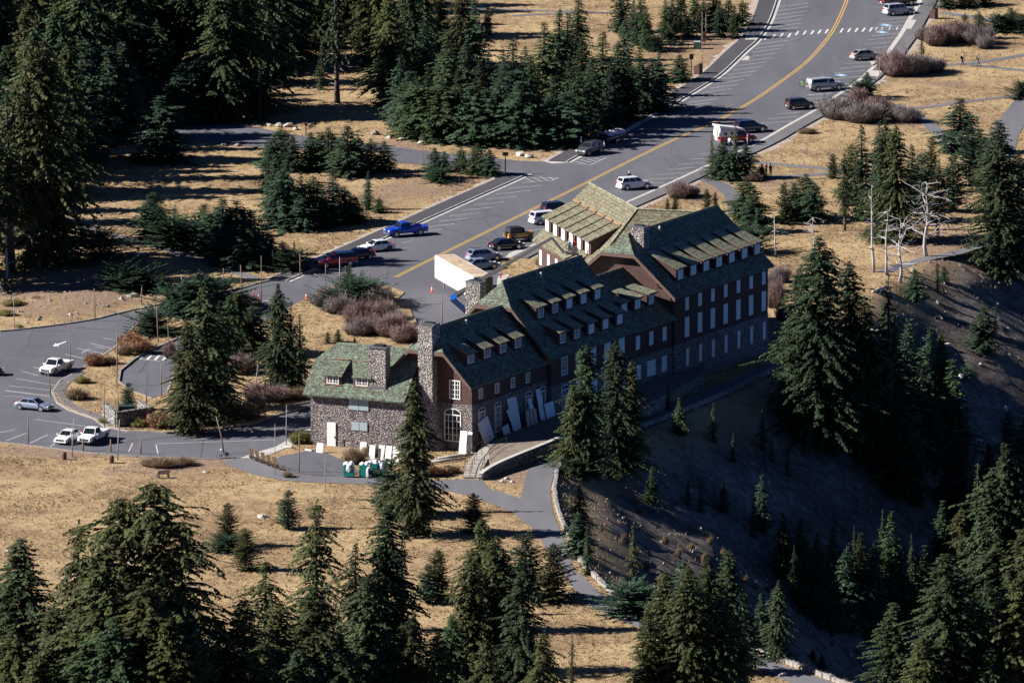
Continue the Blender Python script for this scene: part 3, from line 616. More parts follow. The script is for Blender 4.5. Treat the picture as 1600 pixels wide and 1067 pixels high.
for sec in ((18.3, -6.7, 7.9, 8.5, m2, 17.0, 16.95), (48.9, -6.7, 8.1, 11.0, m3, 17.85, 48.0)): pass

# near annex, turned a little against the main axis
AX = R(-22.5); AC = Vector(at(485.5, 693, 0)); ae = Vector((math.cos(AX), math.sin(AX), 0)); an = Vector((ae.y, -ae.x, 0))
minv = Matrix.Rotation(-LA, 4, 'Z') @ Matrix.Translation(-LO)
def AP(e, n, z): return tuple(minv @ (AC+ae*e+an*n+Vector((0, 0, z))))   # e along the front wall, n outwards
aL, aD = 12.5, 10.0; AZE, AZR = 6.15, 11.6; ah = aD/2+.7; am = (AZR-AZE)/ah
st = MB(); st.prism([AP(0, 0, 0)[:2], AP(aL, 0, 0)[:2], AP(aL, -aD, 0)[:2], AP(0, -aD, 0)[:2]], -.4, 6.2); st.build('stone_wall', M_STONE, lodge)
c_ = 2.0; azc = AZR-am*c_
V = [AP(-.75, .7, AZE), AP(aL, .7, AZE), AP(aL, -aD/2, AZR), AP(1.4, -aD/2, AZR), AP(-.75, -aD/2+c_, azc), AP(-.75, -aD/2-c_, azc), AP(-.75, -aD-.7, AZE), AP(aL, -aD-.7, AZE)]
fs = [(0, 1, 2, 3, 4), (6, 5, 3, 2, 7), (4, 3, 5)]
def upf(V, f): return f if (Vector(V[f[1]])-Vector(V[f[0]])).cross(Vector(V[f[2]])-Vector(V[f[0]])).z > 0 else f[::-1]
mb = MB(); mb.slab((V, [upf(V, f) for f in fs]), .2); mb.build('roof', M_ROOF, lodge)
gb = MB(); pr = [AP(0, -.001, 6.2), AP(0, -aD, 6.2), AP(0, -aD/2-c_, azc-.2), AP(0, -aD/2+c_, azc-.2)]; pr2 = [tuple(minv @ ((minv.inverted() @ Vector(p))+ae*.3)) for p in pr]
gb.add(pr+pr2, [(0, 1, 2, 3), (7, 6, 5, 4)]+[(i, 4+i, 4+(i+1) % 4, (i+1) % 4) for i in range(4)]); gb.build('shingled_wall', M_SIDE, lodge)
ayaw = AX-LA                                          # local yaw of the annex front; mesh normal -y
for e, z, w, h, st_ in ((6.3, 5.25, 2.6, 1.45, 'shutter'), (6.4, 2.6, 2.1, 1.1, 'shutter')): window(lodge, AP(e, .02, z), ayaw, w, h, st_)
# annex door
dm = MB(); dm.box((0, 0, 1.45), (1.15, .1, 3.0)); dr = dm.build('door', M_BOARD, lodge, loc=AP(2.75, .05, -.15), rot=(0, 0, ayaw)); tag(dr, 'tall white boarded door')
for i in range(7):
    k = MB(); k.box((0, -.06, .25+.4*i), (1.1, .03, .36)); k.build('board', M_BOARD, dr)
k = MB(); k.box((.45, -.09, 1.2), (.08, .06, .3)); k.build('handle', M_BLACK, dr)
# annex dormers on the front slope
for e, hw in ((2.7, 1.25), (6.5, 1.25)):
    nf = -.55; zf = AZE+am*(.7-nf); zt = zf+1.3; nb = -3.3; zb = AZE+am*(.7-nb)
    d = thing('dormer', None, None, AP(e, nf, zf), ayaw); d.parent = lodge
    b = MB(); b.add([(-hw+.15, 0, -.3), (hw-.15, 0, -.3), (hw-.15, 0, 1.2), (-hw+.15, 0, 1.2), (-hw+.15, nf-nb, zb-zf-.15), (hw-.15, nf-nb, zb-zf-.15)], [(0, 1, 2, 3), (3, 2, 5, 4), (1, 5, 2), (0, 3, 4), (0, 4, 5, 1)]); b.build('cheek', M_SIDE, d)
    sl = (zb-zt)/(nf-nb)
    r = MB(); r.slab(([(-hw, -.35, zt-zf-.35*sl), (hw, -.35, zt-zf-.35*sl), (hw, nf-nb+.1, zb-zf+.08), (-hw, nf-nb+.1, zb-zf+.08)], [(0, 1, 2, 3)]), .12); r.build('dormer_roof', M_ROOF, d)
    f, p = window_meshes(1.6, 1.05, 'glass', 4, 3); link('window', f, d, (0, -.02, .62)); link('pane', p, d, (0, -.02, .62))
    k = MB(); k.box((0, -.1, .0), (2*hw-.1, .25, .06)); k.build('flashing', M_COPPER, d)
    k = MB(); k.box((0, nf-nb-.25, zb-zf+.02), (2*hw-.4, .3, .06)); k.build('flashing', M_COPPER, d)
cb = MB(); q0 = [AP(7.35, -.5, 0), AP(9.55, -.5, 0), AP(9.5, -2.1, 0), AP(7.4, -2.1, 0)]
cb.prism([p[:2] for p in q0], 6.6, 12.15); ch = cb.build('chimney', M_CHIM, lodge)
k = MB(); q1 = [AP(7.25, -.38, 0), AP(9.65, -.38, 0), AP(9.65, -2.2, 0), AP(7.25, -2.2, 0)]; k.prism([p[:2] for p in q1], 12.15, 12.3); k.build('chimney_cap', M_LEAD, ch)
k = MB(); k.prism([p[:2] for p in q1], 6.4, 7.55); k.build('flashing', M_LEAD, ch)
k = MB(); q2 = [AP(7.9, -.8, 0), AP(9.1, -.8, 0), AP(9.1, -1.8, 0), AP(7.9, -1.8, 0)]; k.prism([p[:2] for p in q2], 12.3, 12.5); k.build('flue', M_BLACK, ch)
# link and angled north wing
WR, WB, WL = Vector((10.0, 14.1)), Vector((15.7, -4.2)), Vector((23.0, -6.1)); WZR = 17.6
wa = (WB-WR).normalized(); wnn = Vector((wa.y, -wa.x))            # wnn: outwards to the left-front
if wnn.x > 0: wnn = -wnn
la_ = (WL-WB).normalized(); lnn = Vector((la_.y, -la_.x)); lnn = -lnn if lnn.y > 0 else lnn
WM, WH = .9, 7.64; WZE = WZR-WM*WH
bis = (wnn+lnn).normalized(); k_ = WH/bis.dot(wnn)
def LP(p, z): return tuple(minv @ Vector((p.x, p.y, z)))
Rf = WR-wa*.6; corner = WB+bis*k_; backc = WB-bis*k_
V = [LP(Rf, WZR), LP(WB, WZR), LP(corner, WZE), LP(Rf+wnn*WH, WZE), LP(WL+la_*1.5, WZR), LP(WL+la_*1.5+lnn*WH*.9, WZR-WM*WH*.9), LP(Rf-wnn*WH, WZE), LP(backc, WZE), LP(WL+la_*1.5-lnn*WH, WZE)]
fs = [(0, 1, 2, 3), (1, 4, 5, 2), (0, 6, 7, 1), (1, 7, 8, 4)]
mb = MB(); mb.slab((V, [upf(V, f) for f in fs]), .22); mb.build('roof', M_ROOFB, lodge)
rc = MB(); rc.tube([LP(Rf, WZR+.03), LP(WB, WZR+.03)], .16, 6); rc.tube([LP(WB, WZR+.03), LP(WL, WZR+.03)], .16, 6); rc.tube([LP(WB, WZR+.03), LP(corner, WZE+.03)], .14, 6); rc.build('ridge_cap', M_ROOFD, lodge)
ww = 7.0; cw = WB+bis*(ww/bis.dot(wnn))
for mat, z0, z1, nm in ((M_STONE, -.3, 4.4, 'stone_wall'), (M_SIDE, 4.4, WZR-WM*ww-.25, 'shingled_wall')):
    k = MB(); k.prism([LP(WR+wnn*ww, 0)[:2], LP(cw, 0)[:2], LP(WL+lnn*ww*.8, 0)[:2], LP(WL-lnn*ww, 0)[:2], LP(WB-bis*(ww/bis.dot(wnn)), 0)[:2], LP(WR-wnn*ww, 0)[:2]], z0, z1); k.build(nm, mat, lodge)
wyaw = math.atan2(wnn.y, wnn.x)+math.pi/2-LA
for i in range(6):
    t_ = 1.35+3.32*i; wf, wb = 6.15, 2.15; zf = WZR-WM*wf; zb = WZR-WM*wb; fh = 1.95; zt = zf+fh; hw = 1.42
    d = thing('dormer', None, None, LP(WR+wa*t_+wnn*wf, zf), wyaw); d.parent = lodge
    b = MB(); b.add([(-hw+.14, 0, -.5), (hw-.14, 0, -.5), (hw-.14, 0, fh-.12), (-hw+.14, 0, fh-.12), (-hw+.14, wf-wb, zb-zf-.16), (hw-.14, wf-wb, zb-zf-.16)], [(0, 1, 2, 3), (3, 2, 5, 4), (1, 5, 2), (0, 3, 4), (0, 4, 5, 1)]); b.build('cheek', M_SIDE, d)
    sl = (zb-zt)/(wf-wb); r = MB(); r.slab(([(-hw, -.4, zt-zf-.4*sl), (hw, -.4, zt-zf-.4*sl), (hw, wf-wb+.1, zb-zf+.08), (-hw, wf-wb+.1, zb-zf+.08)], [(0, 1, 2, 3)]), .12); r.build('dormer_roof', M_ROOFB, d)
    f, p = window_meshes(1.35, 1.75, 'board', 2, 3); link('shutter', f, d, (0, -.02, .95))
    k = MB(); k.box((0, wf-wb-.1, zb-zf+.10), (2*hw-.25, .3, .07)); k.build('flashing', M_COPPER, d)
for i in range(6): window(lodge, LP(WR+wa*(1.2+3.3*i)+wnn*ww, 8.7), wyaw, 1.0, 1.9, B)
print('lodge done')
# terrace wall, ramp, retaining walls on the lake side
def stone_wall_line(name, P, th, h0, h1, mat, label, cap=True, base=-.4):
    Q = dens(smooth(P, 2), 2.0); n = len(Q); A, Bq = offs(Q, 0), offs(Q, th); m = MB(); hs = [h0+(h1-h0)*i/(n-1) for i in range(n)]
    vs_ = []
    for a, b, h in zip(A, Bq, hs): vs_ += [(*a, base), (*a, h), (*b, h), (*b, base)]
    fs = []
    for i in range(n-1):
        o, q = 4*i, 4*i+4; fs += [(o+1, q+1, q+2, o+2), (o, q, q+1, o+1), (o+2, q+2, q+3, o+3)]
    fs += [(0, 1, 2, 3), (4*n-4, 4*n-1, 4*n-2, 4*n-3)]
    fs = [f[::-1] for f in fs] if th > 0 else fs
    m.add(vs_, fs); t = thing(name, label, 'wall'); m.build('stone_face', mat, t)
    if cap:
        A, Bq = offs(Q, -.06), offs(Q, th+.06); m = MB(); vs_ = []
        for a, b, h in zip(A, Bq, hs): vs_ += [(*a, h), (*a, h+.09), (*b, h+.09), (*b, h)]
        fs = []
        for i in range(n-1):
            o, q = 4*i, 4*i+4; fs += [(o+1, q+1, q+2, o+2), (o, q, q+1, o+1), (o+2, q+2, q+3, o+3), (o+3, q+3, q, o)]
        fs += [(0, 1, 2, 3), (4*n-4, 4*n-1, 4*n-2, 4*n-3)]; fs = [f[::-1] for f in fs] if th > 0 else fs
        m.add(vs_, fs); m.build('coping', M_CONC, t)
    return t, Q, hs
TW, TQ, TH_ = stone_wall_line('terrace_wall', g2([(754,750),(772,741),(800,731),(840,718),(885,702),(930,688)]), .45, .75, 2.0, M_WALLST, 'curved stone terrace wall with pale coping below the lodge windows')
k = MB(); P = g2([(768,741),(800,728),(840,715),(885,699),(930,685),(905,660),(870,668),(800,690),(775,700),(762,716)]); k.prism(P, [-.3]*10, [1.0,1.2,1.35,1.5,1.6,1.6,1.5,1.2,1.05,.9]); terrace = k.build('terrace', M_EARTH, kind='structure'); EXCL.append(np.array(P))
rampt = thing('boardwalk_ramp', 'curved grey boardwalk ramp with black handrails leading up to the terrace', 'ramp')
rl, rr = [Vector(p) for p in dens(smooth(g2([(722,746),(727,732),(740,718),(758,707),(772,702)]), 2), .7)], None
cl = smooth(g2([(737,747),(742,733),(753,720),(768,710),(785,703)]), 2); cl = dens(cl, .62)
for i, p in enumerate(cl[:-1]):
    a, b = Vector(p), Vector(cl[i+1]); d = b-a
    k = MB(); k.box((*( (a+b)/2), .08+1.0*i/len(cl)), (d.length-.05, 2.1, .09), math.atan2(d.y, d.x)); k.build('deck_board', M_DECK, rampt)
for s_ in (-1.05, 1.05, .2):
    Q = offs(cl, s_); k = MB(); n = len(Q); k.tube([(*q, 1.0+1.0*i/n) for i, q in enumerate(Q)], .035, 5); k.build('handrail', M_BLACK, rampt)
    for i in range(0, n, 3): k = MB(); k.tube([(*Q[i], .1+1.0*i/n), (*Q[i], 1.0+1.0*i/n)], .03, 5); k.build('post', M_BLACK, rampt)
stone_wall_line('retaining_wall', g2([(1003,660),(1036,645),(1040,640)]), .5, 1.9, 2.0, M_WALLST, 'lower end of the stone retaining wall beside the lakeside path', False)
stone_wall_line('retaining_wall', g2([(1036,640),(1070,622),(1102,604)]), .5, 1.7, 1.5, M_WALLST, 'upper end of the stone retaining wall under the tallest lodge section', False)
k = MB(); P = g2([(1003,658),(1036,643),(1102,602),(1100,570),(1060,585),(1000,610),(985,640)]); k.prism(P, -.3, 1.35); k.build('terrace', M_EARTH, kind='structure')
# rim parapet: individual stones
STM = []
for i in range(8):
    bm = bmesh.new(); bmesh.ops.create_cube(bm, size=1); bmesh.ops.bevel(bm, geom=bm.edges[:], offset=.16, segments=1, affect='EDGES')
    rs = random.Random(i)
    for v in bm.verts: v.co = Vector((v.co.x*(1+rs.uniform(-.08, .08)), v.co.y*(1+rs.uniform(-.1, .1)), v.co.z*(1+rs.uniform(-.12, .12))))+Vector((0, 0, .5))
    me = bpy.data.meshes.new('stone'); bm.to_mesh(me); bm.free(); me.materials.append(M_PARA); STM.append(me)
def parapet(px, label, count_max, w=.46, h=.48):
    t = thing('parapet_wall', label, 'wall', (*at(*px[0])[:2], 0)); o = Vector((*at(*px[0])[:2], 0))
    Q = dens(smooth(g2(px), 1), .85); n = 0
    for a, b in zip(Q[:-1], Q[1:]):
        a, b = Vector(a), Vector(b); d = b-a; hh = h*random.uniform(.85, 1.2); c = (a+b)/2
        for s_ in (0,):
            link('stone', random.choice(STM), t, (c.x-o.x+random.uniform(-.05, .05), c.y-o.y+random.uniform(-.05, .05), -.12), (random.uniform(-.04, .04), random.uniform(-.04, .04), math.atan2(d.y, d.x)+random.uniform(-.06, .06)), (d.length*random.uniform(.9, 1.06), w*random.uniform(.9, 1.15), hh+.12))
    return t
parapet([(884,707),(866,752),(870,795),(888,838),(907,880),(947,918),(968,938)], 'sunlit low stone parapet curving along the path from the lodge corner', 200)
parapet([(954,936),(985,952),(1024,966),(1060,980)], 'low stone parapet bending right where the path turns along the rim', 60)
parapet([(1165,1012),(1225,1034),(1290,1058),(1360,1084)], 'low stone parapet along the path at the bottom edge of the picture', 60)
parapet([(884,704),(935,690),(1003,668),(1118,624),(1222,573)], 'shaded low stone parapet along the rim below the lodge', 120)

# ------------------------------------------------------------------ vegetation prototypes
def tinted(name, V, Fq, T, mat):  # leaf-sized faces with a per-vertex tint
    me = bpy.data.meshes.new(name); me.from_pydata(V.tolist(), [], Fq.tolist()); me.materials.append(mat)
    a = me.attributes.new('tint', 'FLOAT', 'POINT'); a.data.foreach_set('value', np.asarray(T, np.float32)); return me
def conifer(seed, Ht, Rb, clear=.04, droop=.32, rise=.25, spray=.5, gap=0.0, nbr=(6, 9), mat=None, wob=.25, power=.85, dz=None, dead=0, bark=None, topbare=0.0, trunks=1):
    rg = np.random.RandomState(seed); P0 = []; D = []; W = []; LN = []; T = []; deadb = MB()
    dz = dz or .30*math.sqrt(Ht/10); z = clear*Ht; side = rg.rand(12)*6.28
    while z < Ht*(1-topbare)-.1:
        t = (z-clear*Ht)/(Ht-clear*Ht); r = Rb*(1-t)**power*min(1, .55+t*5)+.10
        env = 1+wob*math.sin(z*1.7*10/Ht+side[0])*.6+wob*.5*math.sin(z*4.1*10/Ht+side[1])
        nb = rg.randint(*nbr); a0 = rg.rand()*6.28
        for k in range(nb):
            if rg.rand() < gap: continue
            az = a0+6.283*k/nb+rg.uniform(-.35, .35); Lb = r*env*rg.uniform(.65, 1.18)*(1+wob*1.5*mnoise.noise((math.cos(az)*1.3+seed*3.1, math.sin(az)*1.3, z*9/Ht)))
            if rg.rand() < .06: Lb *= 1.35
            if Lb < .12: continue
            zz0 = z+rg.uniform(-.5, .5)*dz; dirv = np.array([math.cos(az), math.sin(az)])
            dr = droop*rg.uniform(.6, 1.4); ri = rise*rg.uniform(.5, 1.3)*(0.3+t)
            n = max(3, int(Lb/(spray*.30))); s = (np.arange(n)+rg.rand(n)*.8+.2)/n
            s = s[s > .12] if Lb > .5 else s
            for si in s:
                for sd in (-1, 1, 0):
                    if sd == 0 and rg.rand() > .45: continue
                    q = np.array([dirv[0]*Lb*si, dirv[1]*Lb*si, zz0+ri*Lb*si-dr*Lb*si*si])
                    a2 = az+sd*rg.uniform(.45, 1.15)
                    dn = ri-2*dr*si-rg.uniform(.05, .55)
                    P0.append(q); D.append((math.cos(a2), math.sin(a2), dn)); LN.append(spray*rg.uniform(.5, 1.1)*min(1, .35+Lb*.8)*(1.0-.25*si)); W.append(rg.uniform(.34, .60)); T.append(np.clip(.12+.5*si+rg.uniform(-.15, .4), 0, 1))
        z += dz*rg.uniform(.75, 1.25)
    for k in range(int(6+Ht)):                                    # leader tuft
        zt = Ht*(1-topbare)-rg.rand()*.08*Ht; a2 = rg.rand()*6.28
        P0.append(np.array([0, 0, zt])); D.append((math.cos(a2), math.sin(a2), rg.uniform(-.2, 1.2))); LN.append(spray*rg.uniform(.35, .8)); W.append(.35); T.append(rg.uniform(.4, 1))
    P0 = np.array(P0); D = np.array(D); D /= np.linalg.norm(D, axis=1)[:, None]; LN = np.array(LN)[:, None]; W = np.array(W)[:, None]
    sdv = np.cross(D, np.array([0, 0, 1.])); sdv /= np.maximum(np.linalg.norm(sdv, axis=1), 1e-6)[:, None]
    tilt = (rg.rand(len(D), 1)-.5)*1.3; up_ = np.cross(sdv, D); sdv = sdv*np.cos(tilt)+up_*np.sin(tilt)
    lean = np.zeros_like(P0)
    mid = P0+D*LN*.5; V = np.stack([P0, mid+sdv*W*LN*.55, P0+D*LN+np.array([0, 0, -.12])*LN, mid-sdv*W*LN*.55], 1).reshape(-1, 3)
    Fq = np.arange(len(V)).reshape(-1, 4); TT = np.repeat(T, 4)
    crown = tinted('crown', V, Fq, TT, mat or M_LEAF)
    tr = MB(); rb = .016*Ht+.05
    for k in range(trunks):
        ox, oy = (rg.uniform(-.5, .5), rg.uniform(-.5, .5)) if trunks > 1 else (0, 0)
        hh = Ht*(1 if k == 0 else rg.uniform(.7, .95))
        tr.tube([(ox, oy, -.5), (ox*.8, oy*.8, .15*hh), (ox*.4+rg.uniform(-.05, .05), oy*.4, .5*hh), (0, 0, hh*.985)], [rb*1.35, rb, rb*.65, .015], 7)
    for k in range(dead):
        z = Ht*rg.uniform(.12, .95); az = rg.rand()*6.28; Lb = Rb*rg.uniform(.5, 1.1)*(1.1-z/Ht); pts = [(0, 0, z)]
        for j in range(1, 5): pts.append((math.cos(az+rg.uniform(-.2, .2))*Lb*j/4, math.sin(az+rg.uniform(-.2, .2))*Lb*j/4, z+rg.uniform(-.25, .12)*Lb*j/4))
        deadb.tube(pts, [.055, .045, .035, .025, .01], 4)
    return dict(H=Ht, R=Rb, trunk=tr.mesh('trunk', bark or M_BARK, True), crown=crown, dead=deadb.mesh('dead_branches', M_DEAD) if dead else None)
PROT = {
 'h': [conifer(s, 12, 1.75, .03, mat=m, wob=.3, nbr=(7, 10)) for s, m in ((1, M_LEAF), (2, M_LEAFB), (3, M_LEAF), (4, M_LEAFB))],
 'f': [conifer(s, 6, 1.55, .01, droop=.2, spray=.38, nbr=(8, 11), mat=m, power=.75, dz=.2, wob=.35) for s, m in ((11, M_LEAFB), (12, M_LEAF), (13, M_LEAFB), (14, M_LEAFB))],
 'b': [conifer(s, 20, 3.3, .04, droop=.5, spray=.50, gap=.05, mat=m, wob=.42, nbr=(10, 14), power=.68, dz=.36, dead=10) for s, m in ((21, M_LEAFY), (22, M_LEAF), (23, M_LEAFY), (24, M_LEAF))],
 'o': [conifer(s, 20, 3.2, .22, droop=.62, spray=.52, gap=.18, mat=m, wob=.6, nbr=(8, 12), power=.6, dz=.42, dead=26) for s, m in ((31, M_LEAFY), (32, M_LEAF), (33, M_LEAFY))],
 'd': [conifer(s, 20, 3.6, .02, droop=.35, spray=.45, mat=m, nbr=(12, 16), power=.62, dz=.38, wob=.22, dead=6) for s, m in ((41, M_LEAFY), (42, M_LEAF))],
 'D': [conifer(s, 20, 3.6, .02, droop=.38, spray=.45, mat=m, nbr=(12, 17), power=.66, dz=.36, wob=.34, dead=5) for s, m in ((44, M_LEAF), (45, M_LEAF))],
 'w': [conifer(s, 20, 4.0, .10, droop=.5, spray=.48, gap=.10, mat=m, wob=.8, nbr=(11, 16), power=.58, dz=.36, dead=18) for s, m in ((46, M_LEAFY), (47, M_LEAF))],
 't': [conifer(s, 18, 1.9, .30, droop=.5, spray=.6, gap=.3, mat=M_LEAF, wob=.5, nbr=(5, 8), dead=14, bark=M_BARK) for s in (51, 52)],
 'p': [conifer(s, 6, 1.25, .04, droop=-.05, rise=.45, spray=.36, gap=.03, mat=m, power=.6, wob=.35, dz=.17, nbr=(8, 12), bark=M_BARKG, dead=3) for s, m in ((61, M_LEAFY), (62, M_LEAFY), (63, M_LEAFB))],
 'k': [conifer(s, 2.6, 1.7, .0, droop=.0, rise=.75, spray=.27, mat=m, power=.5, dz=.11, wob=.6, nbr=(9, 13)) for s, m in ((71, M_LEAFB), (72, M_LEAFB))],
 'n': [conifer(s, 14, 1.35, .02, droop=.45, spray=.5, mat=m, wob=.5, nbr=(5, 8), gap=.1, power=.9) for s, m in ((81, M_LEAFY), (82, M_LEAF), (83, M_LEAF))],
}
def snag(seed, Ht, spread, nb, curve=1.0):
    rg = np.random.RandomState(seed); m = MB(); pts = [(0, 0, -.4)]; x = y = 0
    for j in range(1, 8): x += rg.uniform(-.12, .12)*curve; y += rg.uniform(-.12, .12)*curve; pts.append((x, y, Ht*j/7))
    m.tube(pts, [.23, .19, .16, .14, .12, .09, .06, .02], 6); b = MB()
    for k in range(nb):
        j = rg.randint(2, 8); o = Vector(pts[j]); az = rg.rand()*6.28; Lb = spread*rg.uniform(.4, 1.1); q = [o]; d = Vector((math.cos(az), math.sin(az), rg.uniform(-.3, .7)))
        for s in range(5):
            d = (d+Vector((rg.uniform(-.4, .4), rg.uniform(-.4, .4), rg.uniform(-.35, .35)))).normalized(); q.append(q[-1]+d*Lb/5)
        b.tube(q, [.065, .055, .045, .036, .025, .01], 4)
        for s in range(3):
            w = q[rg.randint(2, 6)]; e = w+Vector((rg.uniform(-1, 1), rg.uniform(-1, 1), rg.uniform(-.6, .6)))*Lb*.3; b.tube([w, e], [.02, .006], 4)
    return dict(H=Ht, R=spread, trunk=m.mesh('trunk', M_DEAD, True), crown=b.mesh('bare_branches', M_DEAD), dead=None, snag=True)
PROT['s'] = [snag(91, 8, 2.4, 18), snag(92, 7, 3.0, 44, 2.0), snag(93, 10, 1.6, 14)]
ADJ = {'h': 'dark spire-shaped conifer', 'f': 'young bushy fir', 'b': 'big drooping hemlock', 'o': 'old gappy hemlock', 'd': 'very dense broad conifer', 'D': 'very dense dark conifer', 'w': 'broad-topped old hemlock', 't': 'tall bare-trunked conifer', 'p': 'small open pine', 'k': 'low spreading evergreen', 'n': 'slender hemlock', 's': 'bleached dead tree'}
TCOUNT = [0]; WFK = {'w': 1.1, 'h': 1.7, 'f': 1.75, 'b': 1.32, 'o': 1.2, 'd': 1.2, 'D': 1.15, 't': 1.1, 'p': 1.4, 'k': 1.15, 'n': 1.45, 's': 1.0}
def tree(kind, x, yb, yt, wf=1.0, label='', group=None, var=None, pos=None, lean=0.0):
    P = pos or place(x, yb); s = max(.6, (yb-yt)*mpp(P)/.982); pr = PROT[kind]; TCOUNT[0] += 1
    p = pr[(TCOUNT[0]*7+int(x)) % len(pr)] if var is None else pr[var]
    k = s/p['H']; nm = {'k': 'evergreen_shrub', 's': 'dead_tree', 'p': 'pine_tree'}.get(kind, 'conifer_tree')
    t = thing(nm, label, 'shrub' if kind == 'k' else 'tree', (P[0], P[1], P[2]-.05), random.uniform(0, 6.28), group, (k*wf*WFK[kind], k*wf*WFK[kind], k))
    t.rotation_euler = (random.uniform(-.025, .025)+0, random.uniform(-.025, .025)+lean, random.uniform(0, 6.28))
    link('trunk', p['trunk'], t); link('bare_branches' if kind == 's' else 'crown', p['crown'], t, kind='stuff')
    if p['dead']: link('dead_branches', p['dead'], t, kind='stuff')
    return t
def cluster(phrase, group, trees, dk='h'):
    rows = sorted(trees, key=lambda r: r[0]); n = len(rows)  # labels count from the left
    for i, r in enumerate(rows):
        kind = r[4] if len(r) > 4 else dk; wf = (r[3] if len(r) > 3 and r[3] else 1.0)*(1.22 if 'bottom left' in phrase or 'bottom centre' in phrase or 'bottom right' in phrase else 1.0)
        if n == 1: lab = ADJ[kind]+' '+phrase
        else: lab = ADJ[kind]+', '+('leftmost' if i == 0 else 'rightmost' if i == n-1 else ordw(i+1)+' from left')+' '+phrase
        tree(kind, r[0], r[1], r[2], wf, lab, group if n > 1 else None, lean=0)
cluster('in the tall grove at the left edge', 'left edge grove', [(18,425,120,1,'t'),(50,418,60,1.1,'o'),(74,412,62,1.2,'b'),(97,398,150,1.1,'t'),(-25,440,150,1.2,'o'),(120,262,110,1,'h'),(8,330,170,1.3,'b'),(60,300,40,1.2,'b'),(108,280,70,1.2,'b'),(135,250,60,1.1,'h')])
cluster('in the dark forest at top left', 'top left forest', [(0,215,-60,1.2,'b'),(25,190,-40,1.2,'b'),(55,170,-70,1.2,'b'),(85,140,-60,1.2,'b'),(110,160,-80,1.2,'b'),(150,215,85,1,'h'),(172,225,72,1.2,'h'),(190,218,65,1.2,'h'),(205,200,90,1,'h'),(160,120,-90,1.2,'b'),(140,90,-100,1.2,'b'),(225,60,-90,1.1,'t'),(185,60,-100,1.1,'b'),(232,190,115,1,'h'),(258,75,-110,1.1,'b'),(30,110,-100,1.2,'b'),(205,195,110,1,'h'),(70,60,-120,1.2,'b'),(110,50,-110,1.2,'b'),(290,60,-100,1.,'t'),(320,70,-100,1.2,'b'),(0,60,-110,1.3,'b'),(245,140,30,1.1,'h')])
cluster('standing around the hidden end of the side road', 'trees by the side road end', [(250,252,150,1.15,'f'),(285,192,97,1,'f'),(272,196,120,1,'f'),(300,182,100,1,'f'),(332,188,75,1.1,'f'),(345,186,-30,1.25,'b'),(365,180,-60,1.2,'b'),(385,170,-70,1.2,'b'),(405,190,110,1.1,'n'),(255,200,125,1,'h'),(415,130,-70,1.2,'b'),(440,110,-80,1.2,'b')])
cluster('along the upper forest edge left of the big clump', 'upper forest edge', [(465,90,-80,1.2,'b'),(495,75,-90,1.2,'b'),(502,140,60,1,'n'),(527,160,-70,.8,'t'),(545,60,-90,1.2,'b'),(570,80,-60,1.2,'b'),(590,100,-50,1.2,'b'),(610,165,-10,1.2,'b'),(600,155,60,1,'h'),(640,130,-40,1.2,'b'),(420,60,-100,1.2,'b'),(640,60,-90,1.2,'b'),(385,60,-100,1.2,'b'),(350,50,-110,1.2,'b'),(660,110,-60,1.2,'b'),(520,30,-90,1.2,'b'),(480,20,-100,1.2,'b'),(575,20,-90,1.2,'b')])
cluster('in the dense clump above the main road', 'dense clump above the road', [(625,198,85),(640,205,110,1,'f'),(655,215,120,1.1,'f'),(672,212,105),(690,220,125,1.1,'f'),(700,190,50),(715,215,110),(722,120,-30,1.2,'b'),(690,105,-20,1.2,'b'),(735,222,135,1.2,'f'),(748,218,95),(742,130,0,1.1),(762,225,140,1.2,'f'),(780,222,115),(800,205,60,1.2),(815,228,125,1.2,'f'),(838,228,150,1.2,'f'),(852,175,35,1.2),(862,222,120,1.1),(872,140,15,1.1),(885,130,20),(882,228,145,1.3,'f'),(905,215,100,1.1),(902,95,-10,1.1),(922,207,90,1.1),(940,195,50,1.1),(952,200,95),(966,188,65,1.1),(982,190,85,1.1),(976,125,30),(1000,178,72,1.1),(1020,172,90,1.2,'f'),(1030,150,80),(660,160,30,1.1),(785,170,75),(830,190,85),(910,170,60),(690,180,80),(730,175,60),(765,190,80),(820,150,70),(890,190,95)])
cluster('among the trees along the top edge beside the road', 'top edge trees beside the road', [(762,55,8),(990,66,0),(1010,76,10),(1000,70,-10),(1025,80,58,1.2,'k'),(1040,62,-5),(1075,58,25,1.1,'f'),(1100,50,-10),(1125,58,-5),(1148,60,10,1.1),(1063,50,-25),(1115,48,-30),(1085,45,-20),(1050,58,-10),(1138,50,-15),(1160,40,0,1,'f'),(970,50,-40),(1062,128,85,1.1,'f')])
cluster('in the short row below the side road', 'row below the side road', [(680,278,230,1,'f'),(694,268,236,1,'f'),(720,268,230,1,'f'),(745,272,224,1.1,'f'),(765,275,233,1.1,'f'),(686,284,265,1.6,'k')])
cluster('in the upper part of the meadow clump', 'upper meadow clump', [(424,265,215,1.1,'f'),(440,262,196,1,'f'),(456,268,212,1,'f'),(485,265,206,1,'f'),(497,262,215,1,'f'),(512,266,198,1,'f'),(530,268,214,1,'f'),(545,275,195,1,'f'),(560,270,212,1,'f'),(580,268,216,1,'f'),(600,268,220,1.1,'f')])
cluster('in the lower part of the meadow clump', 'lower meadow clump', [(418,300,225),(430,325,240),(420,345,250,1,'n'),(440,355,265,1.1,'f'),(456,345,280,1,'f'),(472,345,268),(490,352,275,1.2,'f'),(520,352,262,1.1),(505,355,300,1.2,'f'),(537,348,290,1.2,'f'),(555,345,305,1.2,'f'),(575,327,267,.8),(592,332,308,1.2,'f'),(470,360,310,1.3,'f'),(445,340,250,1)])
